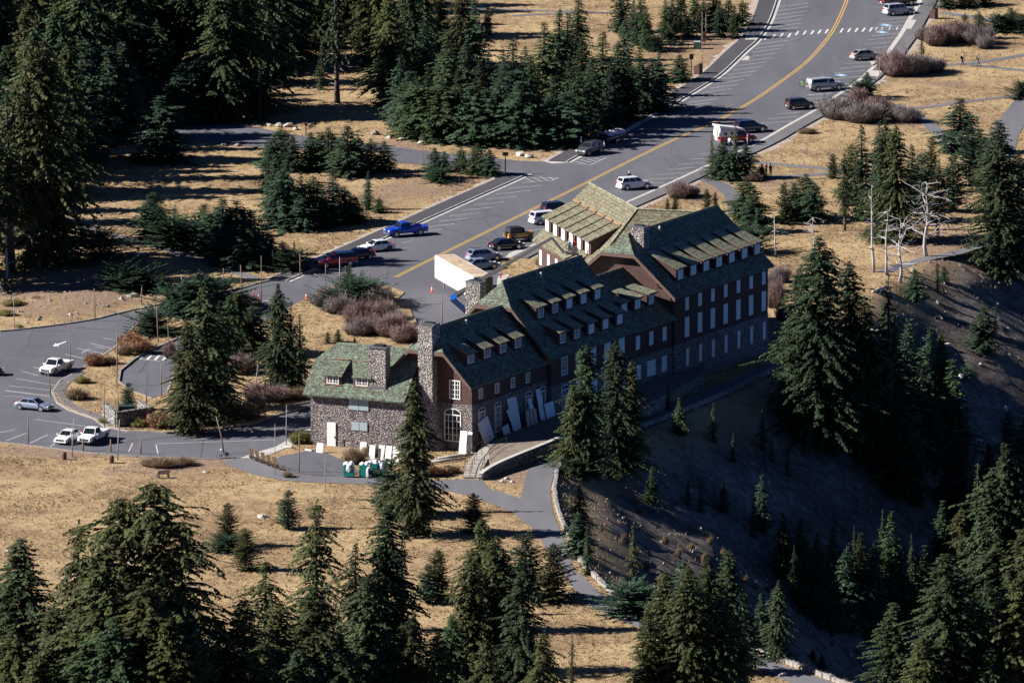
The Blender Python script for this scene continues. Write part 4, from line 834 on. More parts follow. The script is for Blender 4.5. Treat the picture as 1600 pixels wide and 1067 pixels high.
cluster('in the clump at the middle of the left meadow', 'left meadow clump', [(235,372,303,1.1,'f'),(250,378,325,1.2,'f'),(240,350,300,1,'f'),(270,384,340,1.5,'k'),(292,388,350,1.4,'k')])
cluster('in the clump beside the parked red pickup', 'clump beside the red pickup', [(320,375,318,1.2,'f'),(338,392,322,1.3,'f'),(350,398,310,1,'f'),(370,408,312,1.1,'f'),(362,412,345,1.3,'f'),(395,412,330,1.1,'f'),(380,368,328,1.2,'f'),(422,410,365,1.2,'f'),(442,420,378,1.2,'p'),(458,424,392,1.3,'k'),(385,418,355,1.3,'f')])
cluster('on the slope by the grey boulder', 'bushes by the grey boulder', [(156,402,362,1.4,'k'),(188,452,412,1.2,'k'),(206,456,424,1.3,'k'),(226,448,422,1.4,'k'),(240,455,432,1.4,'k')])
cluster('on the traffic island', 'traffic island conifers', [(290,496,438,1.3,'f'),(308,492,425,1.2,'f'),(325,488,428,1.2,'f'),(275,492,455,1.5,'k'),(345,480,440,1.4,'k'),(278,640,528,1.15,'n'),(297,678,500,1.15,'b'),(325,660,446,1.2,'b'),(345,640,470,1.2,'b'),(372,560,455,1.5,'b'),(360,575,460,1.3,'b'),(395,555,478,1.4,'f'),(438,612,442,1.1,'b'),(470,615,490,1.1,'n'),(455,614,470,1.1,'n'),(200,642,597,1,'p'),(240,522,488,1.6,'k'),(225,518,494,1.2,'p'),(388,655,615,.8,'n')])
cluster('in the shrub bed beside the white trailer', 'shrub bed conifers', [(543,470,415,1,'p'),(560,476,438,1.6,'k'),(520,482,455,1.4,'k'),(575,472,444,1.4,'k')])
cluster('behind the green annex roof', 'saplings behind the annex', [(512,538,518,1,'p'),(528,536,514,1,'p'),(554,540,526,1,'p')])
cluster('right in front of the lodge gable end', 'trees before the gable end', [(650,835,590,.95,'b'),(612,806,716,1.4,'p'),(668,800,690,1.1,'n')])
cluster('on the foreground meadow', 'foreground meadow saplings', [(355,853,785,1,'p'),(384,890,824,1.1,'p'),(450,826,766,1.1,'p'),(740,832,770,1.1,'p'),(684,938,858,1,'p'),(668,942,880,1,'p'),(893,1072,985,.7,'n'),(865,940,848,1.1,'p'),(355,860,838,2.,'k')])
cluster('in the foreground forest at bottom left', 'bottom left forest', [(0,1130,895,1.2,'b'),(40,1150,838,1.2,'d'),(85,1200,945,1.2,'b'),(128,1180,812,.9,'o'),(190,1190,772,1.0,'w'),(160,1210,850,1.2,'b'),(248,1190,748,1.05,'w'),(280,1200,810,1.0,'w'),(225,1230,900,1.2,'b'),(300,1230,960,1.3,'b'),(345,1190,965,1.2,'b'),(20,1220,980,1.3,'b'),(130,1240,1000,1.3,'b'),(180,1240,960,1.3,'b'),(265,1240,960,1.2,'d'),(60,1240,1020,1.3,'b')])
cluster('in the foreground forest at bottom centre', 'bottom centre forest', [(415,1110,872,1,'o'),(385,1200,930,1.1,'b'),(440,1170,940,1.2,'b'),(493,1060,782,1,'o'),(495,1150,912,1.2,'b'),(555,1080,845,.9,'o'),(600,1050,790,1,'b'),(575,1160,900,1.1,'b'),(625,985,818,.9,'n'),(640,1190,960,1.1,'b'),(535,1200,990,1.2,'b'),(605,1190,1000,1.2,'b'),(470,1220,1010,1.2,'b'),(410,1230,1000,1.2,'b')])
cluster('in the foreground group right of centre', 'right of centre group', [(755,985,808,1.2,'b'),(778,1120,835,1.3,'d'),(735,1130,860,1.1,'b'),(822,935,832,1.1,'p'),(812,1160,890,1.2,'b'),(705,1160,960,1.2,'b'),(685,1190,985,1.2,'b'),(845,1190,985,1.1,'b'),(760,1200,1000,1.2,'b'),(775,930,845,1.2,'p'),(740,960,860,1.1,'n')])
cluster('in the dense group beside the lower path', 'dense group beside the lower path', [(1035,1140,890,1.1,'d'),(1065,1130,868,1,'h'),(1075,1150,880,1.1,'d'),(1100,1120,868,1.1,'b'),(1135,1090,858,1.1,'d'),(1165,1050,925,1.1,'h'),(1120,1150,930,1.2,'d'),(1010,1150,950,1,'d'),(1150,1140,960,1.1,'d'),(1215,1030,905,1.15,'b'),(1190,1010,925,1,'h')])
cluster('just outside the sunlit rim parapet', 'trees outside the parapet', [(905,838,756,1.1,'h'),(892,800,765,1,'n'),(918,897,820,1.05,'n'),(905,870,800,1,'f'),(895,745,718,1.3,'k'),(985,960,915,1.6,'k'),(1005,950,905,1.1,'f'),(918,745,712,1,'p')])
cluster('before the long shaded side of the lodge', 'trees before the shaded side', [(912,744,537,1.15,'D'),(962,740,530,1.1,'D'),(984,728,562,.9,'b'),(893,738,600,.9,'b')])
cluster('on the shaded slope below the lodge', 'trees on the shaded slope', [(1018,788,728,1.1,'h'),(1045,640,595,1,'n'),(1062,680,620,1,'h'),(1190,830,738,.8,'h'),(1178,840,765,.7,'n'),(1115,690,628,.9,'n'),(1192,705,640,.9,'n'),(1205,720,680,.9,'n'),(1248,690,648,1,'n'),(1095,800,752,1,'n'),(1075,790,742,1,'n'),(1130,800,750,.9,'h'),(990,905,820,1,'n'),(1145,720,675,1,'n'),(1230,745,690,.9,'n')])
cluster('around the corner of the tallest lodge section', 'trees at the tall corner', [(1278,690,366,1.2,'D'),(1250,660,420,1.1,'D'),(1330,690,408,1.1,'D'),(1350,720,470,1,'b'),(1288,705,612,.9,'h'),(1305,715,640,.9,'n'),(1392,745,418,.75,'n'),(1398,735,490,.95,'h'),(1380,650,470,.8,'h'),(1420,700,500,1,'h'),(1330,710,668,1,'n'),(1355,720,690,1,'n')])
cluster('in the shaded stand on the upper caldera slope', 'upper slope stand', [(1450,610,510,1,'h'),(1470,680,520,1,'b'),(1440,720,560,1,'h'),(1490,740,560,1,'h'),(1510,710,640,.9,'n'),(1410,780,600,1,'h'),(1460,740,590,.9,'n'),(1555,520,470,.6,'n'),(1535,548,475,.9,'f'),(1512,590,575,1.3,'k'),(1430,470,420,1,'f'),(1465,455,400,.8,'n'),(1475,440,415,.9,'f')])
cluster('on the lower caldera slope', 'lower slope trees', [(1335,905,820,.7,'n'),(1378,930,795,.65,'n'),(1392,960,798,.8,'h'),(1425,960,832,.7,'n'),(1418,985,895,.8,'n'),(1350,975,938,.8,'n'),(1260,960,840,.9,'h'),(1285,980,860,.9,'h'),(1300,990,880,.9,'h'),(1320,985,850,1,'h'),(1365,1000,880,1,'h'),(1240,930,850,.9,'n'),(1285,1045,1020,1,'f'),(1270,1030,1012,1,'f')])
cluster('in the dark band across the lower caldera slope', 'dark band on the slope', [(1225,900,800,1,'h'),(1250,915,810,1,'h'),(1275,930,830,1,'h'),(1300,945,820,1,'h'),(1345,945,830,1,'h'),(1365,960,840,1,'h'),(1405,975,860,1,'h'),(1445,985,850,1,'h'),(1470,900,780,1,'h'),(1500,930,790,1.1,'b'),(1500,820,690,1,'h'),(1520,880,740,1,'h'),(1545,840,690,1.1,'b'),(1480,800,690,1,'h'),(1430,790,680,.9,'h'),(1575,760,640,1,'h')])
cluster('in the tall stand at bottom right', 'bottom right stand', [(1392,1170,938,1.1,'d'),(1480,1190,862,1.15,'d'),(1515,1180,930,1.1,'b'),(1548,1160,905,1.1,'b'),(1440,1200,990,1.1,'d'),(1565,1010,690,1.1,'b'),(1590,1010,760,1.1,'b'),(1530,960,722,.7,'n'),(1585,1190,900,1.2,'b'),(1545,1200,1010,1.1,'d'),(1600,900,640,1,'b'),(1620,1100,800,1.2,'b')])
cluster('in the sunny group right of the meadow paths', 'right meadow group', [(1345,345,195,.8,'h'),(1382,375,188,.95,'b'),(1402,378,195,1.1,'b'),(1425,330,225,.9,'h'),(1375,300,190,.9,'h'),(1455,290,215,.8,'p'),(1440,345,240,.9,'p'),(1330,320,225,.8,'p'),(1320,360,240,.7,'o'),(1500,238,153,1.1,'f'),(1515,285,195,.9,'p'),(1475,240,200,.8,'n'),(1562,432,188,1.25,'d'),(1590,420,235,1.1,'b'),(1540,310,215,.9,'p'),(1490,330,240,.9,'p'),(1465,370,250,.9,'o'),(1530,260,200,1,'f')])
cluster('beside the lodge behind the tall roof', 'trees behind the tall roof', [(1165,345,277,1.15,'f'),(1180,362,302,1.2,'f'),(1160,320,300,1,'p'),(1225,350,285,.7,'p'),(1240,340,285,.9,'f'),(1258,340,270,1,'f'),(1272,345,285,1,'f'),(1105,330,295,.8,'p'),(1118,330,300,.7,'p'),(1055,335,305,.8,'p'),(1043,335,310,.8,'p'),(1175,395,360,1.3,'k')])
cluster('beside the red truck camper', 'trees by the red camper', [(1112,272,205,.8,'n'),(1130,278,222,1.2,'f'),(1150,280,188,.8,'n'),(1165,278,225,1.1,'f'),(1143,280,235,1.2,'f'),(1190,278,255,1,'f'),(1302,278,240,1,'p')])
cluster('among the bare shrubs beside the far parking bays', 'trees among roadside shrubs', [(1355,152,112,1,'f'),(1440,95,40,.7,'n'),(1443,85,72,1,'n'),(1345,155,130,1.2,'k'),(1508,52,20,.8,'f'),(1530,60,18,1,'f'),(1580,48,12,1.2,'f'),(1562,50,25,1.4,'k'),(1600,50,25,1.4,'k'),(1480,12,-10,1.4,'k'),(1510,10,-14,1.4,'k'),(1540,8,-12,1.4,'k'),(1598,155,130,1.3,'k'),(1570,45,30,1.5,'k')])
cluster('filling the deep shade of the top left forest', 'deep shade forest', [(x, y, y-190-(i*37) % 70, 1.2, 'b') for i, (x, y) in enumerate([(15,260),(45,235),(90,200),(130,190),(40,140),(75,110),(155,150),(195,130),(215,110),(240,95),(180,95),(270,95),(300,110),(330,100),(355,95),(20,75),(120,60),(210,30),(250,30),(290,20),(330,10),(370,30),(400,40),(445,45),(475,55),(510,10),(430,20)])])
cluster('just beyond the left edge of the meadow', 'left of frame trees', [(x, y, y-230-(i*31) % 60, 1.25, 'b') for i, (x, y) in enumerate([(-60,450),(-110,430),(-40,380),(-90,350),(-30,310),(-70,270),(-130,300),(-40,220),(-90,190),(-30,150),(-80,110),(-140,150),(-50,60),(-110,40),(-160,240),(-190,380),(-40,10)])])  # trees added beyond the frame edge so their shadows darken the forest
for x, yb, yt, v, lab in ((1365,425,292,2,'bleached leaning snag left of the dead thicket'),(1385,430,330,0,'twisted white snag beside the rim trail'),(1448,400,285,1,'bleached snag with a dense tangle of bare branches'),(1270,420,340,0,'leaning grey snag behind the tall lodge corner'),(1212,400,330,2,'slim dead trunk near the tall lodge corner'),(1405,440,345,1,'curved white snag at the rim edge'),(1418,88,60,2,'thin pale dead stem by the roadside shrub'),(10,440,340,0,'dead tree with pale limbs at the left edge'),(132,1120,830,2,'tall dead-topped snag in the bottom left forest'),(0,470,440,1,'fallen bare branches at the left edge of the bank'),(1255,258,230,0,'small weathered stump in the right meadow')):
    tree('s', x, yb, yt, 1, lab, var=v)
print('trees', TCOUNT[0])

# ------------------------------------------------------------------ shrubs
def twigs(seed, n, mat, spread=.75, thin=.012, leafy=0.0):
    n = int(n*1.7)
    rg = np.random.RandomState(seed); V = []; T = []
    for i in range(n):
        a = rg.rand()*6.283; r = math.sqrt(rg.rand())*.82*(1+.45*mnoise.noise((math.cos(a)*1.6+seed*5, math.sin(a)*1.6, 1.3))); r = min(r, 1.0); b = np.array([r*.72*math.cos(a), r*.72*math.sin(a), 0.0])
        if leafy and rg.rand() < .5: b[2] = rg.rand()*.4
        hz = math.sqrt(max(0, 1-r*r*.8))*rg.uniform(.45, 1.0)*(1+.35*mnoise.noise((b[0]*2.2+seed, b[1]*2.2, seed*.7)))
        e = np.array([r*1.15*math.cos(a)+rg.uniform(-.22, .22), r*1.15*math.sin(a)+rg.uniform(-.22, .22), max(.12, hz)*(1.25 if rg.rand() < .12 else 1)])
        m = b*.45+e*.55+rg.uniform(-.07, .07, 3); w = thin*rg.uniform(.6, 1.4); s = np.array([math.cos(a+1.57+rg.uniform(-1, 1)), math.sin(a+1.57+rg.uniform(-1, 1)), rg.uniform(-.3, .3)])*w
        V += [b-s, b+s, m+s*.8, m-s*.8, m-s*.8, m+s*.8, e+s*.3, e-s*.3]; t = rg.rand(); T += [t*.3]*4+[.2+t*.3]*2+[.4+t*.6]*2
        for k in range(3):
            q = m+(e-m)*rg.rand(); f = q+np.array([rg.uniform(-.16, .16), rg.uniform(-.16, .16), rg.uniform(.0, .16)]); V += [q-s*.6, q+s*.6, f+s*(.25+leafy*2), f-s*(.25+leafy*2)]; T += [.4+t*.4]*2+[.6+t*.4]*2
    V = np.array(V); V[:, 2] = np.maximum(V[:, 2], 0); return tinted('twigs', V, np.arange(len(V)).reshape(-1, 4), np.clip(T, 0, 1), mat)
SH = {'g': [twigs(1, 1100, M_TWIG), twigs(2, 1100, M_TWIG)], 'r': [twigs(3, 1000, M_TWIGR), twigs(4, 1000, M_TWIGR)], 'o': [twigs(5, 600, M_TWIGO, leafy=1.), twigs(6, 600, M_TWIGO, leafy=1.)], 'b': [twigs(7, 600, M_TWIGB), twigs(8, 600, M_TWIGB)], 'y': [twigs(9, 450, M_TWIGG, leafy=.8)]}
SADJ = {'g': 'bare grey twiggy shrub', 'r': 'bare reddish twiggy shrub', 'o': 'orange-leaved shrub', 'b': 'low brown brush', 'y': 'low yellow-green bush'}
def shrubs(phrase, group, rows):
    rows = sorted(rows, key=lambda r: r[0]); n = len(rows)
    for i, (x, y, w, h, k) in enumerate(rows):
        P = place(x, y); s = mpp(P); lab = SADJ[k]+(' ' if n == 1 else ', '+('leftmost' if i == 0 else 'rightmost' if i == n-1 else ordw(i+1)+' from left')+' ')+phrase
        t = thing('shrub', lab, 'shrub', (P.x, P.y, P.z-.02+(.13 if 80 < x < 650 and 440 < y < 680 else 0)), random.uniform(0, 6.28), group if n > 1 else None, (w*s/2*.95, w*s/2*.85, h*s*.85))
        link('twigs', SH[k][i % len(SH[k])], t, kind='stuff')
shrubs('in the shrub bed beside the white trailer', 'shrub bed twigs', [(505,478,50,24,'g'),(530,490,55,36,'g'),(560,505,60,40,'r'),(590,480,60,38,'g'),(545,470,60,34,'g'),(575,520,60,36,'r'),(605,525,70,40,'r'),(630,535,60,34,'r'),(560,525,50,30,'g'),(620,510,50,30,'g'),(600,500,50,34,'r'),(515,468,40,22,'r')])
shrubs('on the traffic island', 'traffic island shrubs', [(205,545,46,26,'o'),(220,552,40,24,'o'),(195,556,36,22,'b'),(148,572,40,22,'o'),(172,570,30,16,'b'),(120,625,45,22,'b'),(265,560,26,30,'r'),(300,665,60,24,'b'),(250,668,60,26,'o'),(215,668,30,14,'y'),(340,660,70,36,'b'),(380,655,60,36,'b'),(400,640,40,22,'g'),(375,585,55,36,'r'),(385,575,40,28,'g'),(400,625,50,30,'r'),(430,628,60,28,'r'),(465,625,50,22,'b'),(375,480,50,24,'r'),(395,482,36,20,'r'),(410,545,20,22,'r'),(185,655,20,10,'y'),(160,662,16,8,'y'),(130,600,30,12,'y')])
shrubs('beside the far parking bays', 'roadside shrubs', [(1310,185,70,40,'g'),(1345,190,80,38,'g'),(1370,180,60,34,'r'),(1415,190,60,30,'g'),(1340,160,40,26,'r'),(1400,118,60,44,'r'),(1430,116,70,42,'g'),(1460,112,50,28,'g'),(1390,112,50,36,'r'),(1465,70,60,38,'r'),(1495,65,70,38,'r'),(1525,68,60,34,'g'),(1445,62,40,26,'g'),(1262,208,34,10,'b'),(1540,75,40,26,'g')])
shrubs('in the grass behind the lodge wing', 'shrubs behind the wing', [(1062,308,50,28,'r'),(1080,306,36,20,'g'),(1175,282,40,14,'r'),(850,415,30,22,'b'),(865,425,30,20,'b'),(1212,480,40,50,'r'),(1205,455,40,36,'g'),(1220,440,40,30,'g'),(1225,500,36,30,'r')])
shrubs('on the bank at the left edge', 'bank bushes', [(22,478,40,12,'y'),(8,492,34,10,'y'),(30,512,16,6,'y'),(60,470,30,8,'b')])
shrubs('around the lower car park edge', 'car park edge brush', [(255,728,70,16,'b'),(290,726,44,14,'b'),(235,727,40,12,'b'),(465,692,34,22,'y'),(478,690,26,18,'y'),(555,722,50,26,'b'),(580,712,40,20,'b'),(450,745,24,10,'b'),(670,742,60,18,'o'),(705,738,40,14,'b')])
shrubs('on the dry slope below the parapet', 'dry stalks below the parapet', [(950,735,20,24,'r'),(900,735,40,18,'r'),(1000,800,16,8,'b'),(1040,850,14,19,'b'),(1060,870,13,17,'b'),(1080,860,13,16,'b'),(1100,880,12,19,'b'),(1110,850,12,16,'b'),(1130,870,12,16,'b'),(975,850,13,20,'b'),(990,870,16,19,'b'),(1010,890,16,19,'b'),(940,830,6,17,'b'),(1165,910,12,14,'b'),(1180,920,12,14,'b'),(1200,925,12,14,'b'),(1195,1015,40,20,'r'),(1300,1010,11,9,'b'),(1340,1020,13,9,'b'),(1240,950,11,8,'b'),(1030,910,22,12,'b')])

# ------------------------------------------------------------------ rocks
RK = []
for i in range(6):
    bm = bmesh.new(); bmesh.ops.create_icosphere(bm, subdivisions=2, radius=.5)
    for v in bm.verts: v.co *= 1+.55*mnoise.noise(v.co*2.3+Vector((i*7.1, 0, 0))); v.co.z *= .75
    me = bpy.data.meshes.new('boulder'); bm.to_mesh(me); bm.free(); me.materials.append(M_ROCKL if i % 2 else M_ROCK); RK.append(me)
rows = [(208,466,22,12,0),(198,467,6,4,1),(436,197,12,7,1),(450,198,16,8,3),(462,203,9,6,1),(398,191,8,4,1),(420,197,10,6,3),(586,210,14,9,0),(608,216,10,6,1),(628,219,9,6,3),(657,224,10,6,1),(812,243,13,8,3),(826,246,14,8,1),(350,228,10,5,2),(370,228,9,5,0),(400,232,8,4,2),(320,738,9,4,1),(792,748,8,5,1),(784,752,7,4,3),(800,753,7,4,1),(12,862,10,6,1),(410,808,16,6,1),(1222,1055,14,7,3),(1500,590,14,8,1),(1530,690,12,8,3),(1480,540,12,7,1),(1440,530,9,6,3),(1570,640,12,8,1),(1365,520,14,8,3),(1380,500,10,6,1),(1560,500,10,6,1),(55,465,5,3,1),(110,492,6,4,1),(120,490,6,4,3),(60,500,8,5,2)]
for i, (x, y, w, h, v) in enumerate(sorted(rows)):
    P = place(x, y); s = mpp(P)
    link('boulder', RK[v], None, (P.x, P.y, P.z+h*s*.25), (random.uniform(-.3, .3), random.uniform(-.3, .3), random.uniform(0, 6)), (w*s, w*s, h*s*1.25), 'boulder lying loose in the open, '+('leftmost' if i == 0 else ordw(i+1)+' from the left')+' of all loose boulders', 'rock', 'loose boulders')

# ------------------------------------------------------------------ vehicles
PAINT = {}
def paint(name, col, rough=.35):
    if name not in PAINT: PAINT[name] = plain('paint_'+name, col, rough, .0, var=.04, coat=.6)
    return PAINT[name]
def loft(stations):
    m = MB(); n = 10
    for x, zb, zt, hw in stations:
        h = zt-zb
        for y, z in ((-.55*hw, zb), (-.92*hw, zb+.03), (-hw, zb+.35*h), (-.985*hw, zb+.72*h), (-.9*hw, zt-.02), (.9*hw, zt-.02), (.985*hw, zb+.72*h), (hw, zb+.35*h), (.92*hw, zb+.03), (.55*hw, zb)): m.v.append((x, y, z))
    for i in range(len(stations)-1):
        for k in range(n): m.f.append((i*n+k, (i+1)*n+k, (i+1)*n+(k+1) % n, i*n+(k+1) % n))
    m.f.append(tuple(range(n))); m.f.append(tuple(range((len(stations)-1)*n, len(stations)*n))[::-1])
    return m
def fixn(me):
    bm = bmesh.new(); bm.from_mesh(me); bmesh.ops.recalc_face_normals(bm, faces=bm.faces); bm.to_mesh(me); bm.free(); return me
_w = MB(); _w.lathe([(.24, -.11), (.325, -.105), (.345, -.07), (.345, .07), (.325, .105), (.24, .11)], 18, axis='Y'); W_TYRE = fixn(_w.mesh('wheel', M_TYRE, False))
_w = MB(); _w.lathe([(.22, -.122), (.235, -.10), (.235, .10), (.22, .122)], 14, axis='Y'); W_RIM = fixn(_w.mesh('rim', M_RIM))
_w = MB(); _w.lathe([(.22, -.122), (.235, -.10), (.235, .10), (.22, .122)], 14, axis='Y'); W_RIMD = fixn(_w.mesh('rim', M_STEEL))
SPECS = {
 'sedan': dict(L=4.75, W=.91, top=[(0, .62), (.03, .86), (.12, .99), (.30, 1.0), (.60, .97), (.68, .95), (.86, .84), (.96, .70), (1, .52)], gh=(.10, .25, .55, .73, .95, 1.45), wheels=(.18, .80), wr=1.0),
 'hatch': dict(L=4.5, W=.88, top=[(0, .55), (.02, .90), (.08, 1.0), (.30, 1.0), (.60, .98), (.74, .95), (.90, .82), (.97, .68), (1, .5)], gh=(.03, .22, .55, .80, .97, 1.49), wheels=(.17, .81), wr=.98),
 'suv': dict(L=4.75, W=.95, top=[(0, .6), (.02, .98), (.06, 1.10), (.30, 1.10), (.62, 1.08), (.72, 1.07), (.90, .98), (.97, .82), (1, .6)], gh=(.02, .08, .56, .74, 1.08, 1.72), wheels=(.18, .81), wr=1.1),
 'boxcar': dict(L=4.2, W=.90, top=[(0, .6), (.02, .98), (.05, 1.06), (.30, 1.06), (.62, 1.04), (.74, 1.02), (.92, .92), (.98, .78), (1, .58)], gh=(.01, .06, .60, .80, 1.04, 1.62), wheels=(.17, .82), wr=1.0),
 'wagon': dict(L=4.75, W=.92, top=[(0, .6), (.02, .94), (.06, 1.04), (.30, 1.04), (.62, 1.02), (.72, 1.0), (.90, .9), (.97, .76), (1, .56)], gh=(.03, .12, .55, .74, 1.02, 1.60), wheels=(.18, .81), wr=1.02),
 'van': dict(L=5.0, W=.98, top=[(0, .6), (.02, .98), (.05, 1.08), (.30, 1.08), (.62, 1.06), (.80, 1.04), (.94, .9), (.98, .76), (1, .56)], gh=(.01, .06, .64, .85, 1.06, 1.75), wheels=(.18, .82), wr=1.02),
 'pickup': dict(L=5.75, W=.99, top=[(0, .78), (.01, .80), (.06, .80), (.42, .80), (.425, 1.16), (.62, 1.15), (.76, 1.14), (.93, 1.08), (.985, .95), (1, .65)], gh=(.425, .455, .65, .755, 1.15, 1.88), wheels=(.20, .82), wr=1.18, bed=True, zb=.45),
 'cabpickup': dict(L=5.6, W=.97, top=[(0, .78), (.01, .80), (.06, .80), (.52, .80), (.525, 1.14), (.66, 1.13), (.76, 1.12), (.93, 1.06), (.985, .93), (1, .65)], gh=(.525, .545, .66, .755, 1.13, 1.78), wheels=(.20, .82), wr=1.12, bed=True, zb=.42),
}
def car(kind, px, head, col, label, cat, name, rims=M_RIM, sub=None, light=1.0):
    S = SPECS[kind]; Ln, Wd = S['L'], S['W']; P = at(*px); X = lambda f: (f-.5)*Ln
    t = thing(name, label, cat, (P[0], P[1], .004), R(head)); zb = S.get('zb', .30); mat = col
    wid = lambda f: Wd*(1-.16*max(0, (abs(f-.5)-.42)/.08)**1.5)
    body = loft([(X(f), zb+(.08 if f in (0, 1) else 0), z, wid(f)) for f, z in S['top']]); me = fixn(body.mesh('body', mat)); link('body', me, t)
    a, b, c, d, zt, zr = S['gh']; hw0, hw1 = Wd*.88, Wd*.70; xb = [X(a), X(b), X(c), X(d)]
    g = MB(); base = [(xb[0], -hw0, zt-.04), (xb[3], -hw0*.97, zt-.04), (xb[3], hw0*.97, zt-.04), (xb[0], hw0, zt-.04)]; top = [(xb[1], -hw1, zr-.03), (xb[2], -hw1, zr-.03), (xb[2], hw1, zr-.03), (xb[1], hw1, zr-.03)]
    cap = [(xb[1]+.12, -hw1*.8, zr), (xb[2]-.12, -hw1*.8, zr), (xb[2]-.12, hw1*.8, zr), (xb[1]+.12, hw1*.8, zr)]
    g.add(base+top+cap, [(0, 1, 5, 4), (1, 2, 6, 5), (2, 3, 7, 6), (3, 0, 4, 7), (4, 5, 9, 8), (5, 6, 10, 9), (6, 7, 11, 10), (7, 4, 8, 11), (8, 9, 10, 11)]); link('cabin', fixn(g.mesh('cabin', mat)), t)
    def quad(nm, q, f0, f1, g0, g1, off=.012):                   # a pane inset in the quad q (bl, br, tr, tl)
        q = [Vector(p) for p in q]; n = (q[1]-q[0]).cross(q[3]-q[0]).normalized()
        def B(u, v): return q[0].lerp(q[1], u).lerp(q[3].lerp(q[2], u), v)
        pts = [B(f0, g0), B(f1, g0), B(f1, g1), B(f0, g1)]; m = MB(); m.add([p+n*off for p in pts]+[p-n*.02 for p in pts], [(0, 1, 2, 3), (0, 4, 5, 1), (1, 5, 6, 2), (2, 6, 7, 3), (3, 7, 4, 0)]); m.build(nm, M_GLASS, t)
    quad('windscreen', [base[1], base[2], top[2], top[1]], .05, .95, .12, .93); quad('rear_window', [base[3], base[0], top[0], top[3]], .08, .92, .25, .92)
    sides = [(.04, .36), (.39, .66), (.69, .96)] if kind in ('suv', 'van', 'wagon') else [(.08, .48), (.52, .94)]
    if kind == 'cabpickup': sides = [(.10, .90)]
    for q in ([base[0], base[1], top[1], top[0]], [base[2], base[3], top[3], top[2]]):
        fl = q[0][1] > 0
        for f0, f1 in sides: quad('side_window', q, (1-f1) if fl else f0, (1-f0) if fl else f1, .16, .90)
    wr = S['wr']
    for f in S['wheels']:
        for s in (-1, 1):
            ar = MB(); ar.lathe([(.40*wr, -.10), (.40*wr, .10)], 16, axis='Y'); o = link('wheel_arch', ar.mesh('wheel_arch', M_BLACK), t, (X(f), s*(Wd-.09), .36*wr+.02))
            w = link('wheel', W_TYRE, t, (X(f), s*(Wd-.10), .345*wr), None, (wr, 1, wr)); link('rim', W_RIM if rims is M_RIM else W_RIMD, w)
    for s in (-1, 1):
        zl = S['top'][-2][1]-.06
        m = MB(); m.box((X(.985), s*Wd*.66, zl), (.14, .34, .15)); m.build('headlight', M_LAMPW, t)
        zr_ = (1.0 if S.get('bed') else S['top'][2][1]-.12); m = MB(); m.box((X(.012), s*Wd*.74, zr_), (.12, .24, .22)); m.build('tail_light', M_LAMPR, t)
        m = MB(); m.box((xb[3]-.25, s*(Wd+.08), zt+.08), (.12, .2, .16)); m.build('mirror', mat, t)
    m = MB(); m.box((X(.995), 0, zb+.30), (.10, Wd*1.1, .18)); m.build('grille', M_BLACK, t)
    m = MB(); m.box((X(.0), 0, zb+.28), (.06, .34, .15)); m.build('number_plate', M_PLATE, t)
    m = MB(); m.box((X(1.0), 0, zb+.10), (.12, Wd*1.75, .16)); m.build('bumper', M_CHROME if S.get('bed') else mat, t)
    m = MB(); m.box((X(.0), 0, zb+.10), (.12, Wd*1.75, .16)); m.build('bumper', M_CHROME if S.get('bed') else mat, t)
    if S.get('bed'):
        xe = xb[0]
        for s in (-1, 1): m = MB(); m.box(((X(0)+xe)/2, s*(Wd-.06), .98), (xe-X(0), .10, .42)); m.build('bed_side', mat, t)
        m = MB(); m.box((X(0)+.06, 0, .98), (.10, 2*Wd-.22, .40)); m.build('tailgate', mat, t)
        m = MB(); m.box(((X(0)+xe)/2, 0, .815), (xe-X(0)-.12, 2*Wd-.24, .02)); m.build('bed_floor', M_BLACK, t)
    if sub: sub(t, X, S)
    return t
def roofrack(t, X, S):
    for s in (-1, 1): m = MB(); m.tube([(X(.15), s*.55, S['gh'][5]+.06), (X(.52), s*.55, S['gh'][5]+.06)], .03, 5); m.build('roof_rail', M_BLACK, t)
def topper(col):
    def f(t, X, S):
        x0, x1 = X(.005), X(S['gh'][0]); m = MB(); hw = S['W']
        m.add([(x0, -hw*.97, 1.19), (x1, -hw*.97, 1.19), (x1, hw*.97, 1.19), (x0, hw*.97, 1.19), (x0+.25, -hw*.76, 1.80), (x1-.02, -hw*.76, 1.84), (x1-.02, hw*.76, 1.84), (x0+.25, hw*.76, 1.80)], [(0, 1, 5, 4), (1, 2, 6, 5), (2, 3, 7, 6), (3, 0, 4, 7), (4, 5, 6, 7)]); m.build('canopy', col, t)
        for s in (-1, 1):
            m = MB(); a = [(x0+.35, 1.30), (x1-.2, 1.30), (x1-.2, 1.70), (x0+.45, 1.70)]; m.add([(x, s*(hw*(.97-.21*(z-1.19)/.63)+.012), z) for x, z in a], [(0, 1, 2, 3) if s < 0 else (3, 2, 1, 0)]); m.build('canopy_window', M_GLASS, t)
    return f
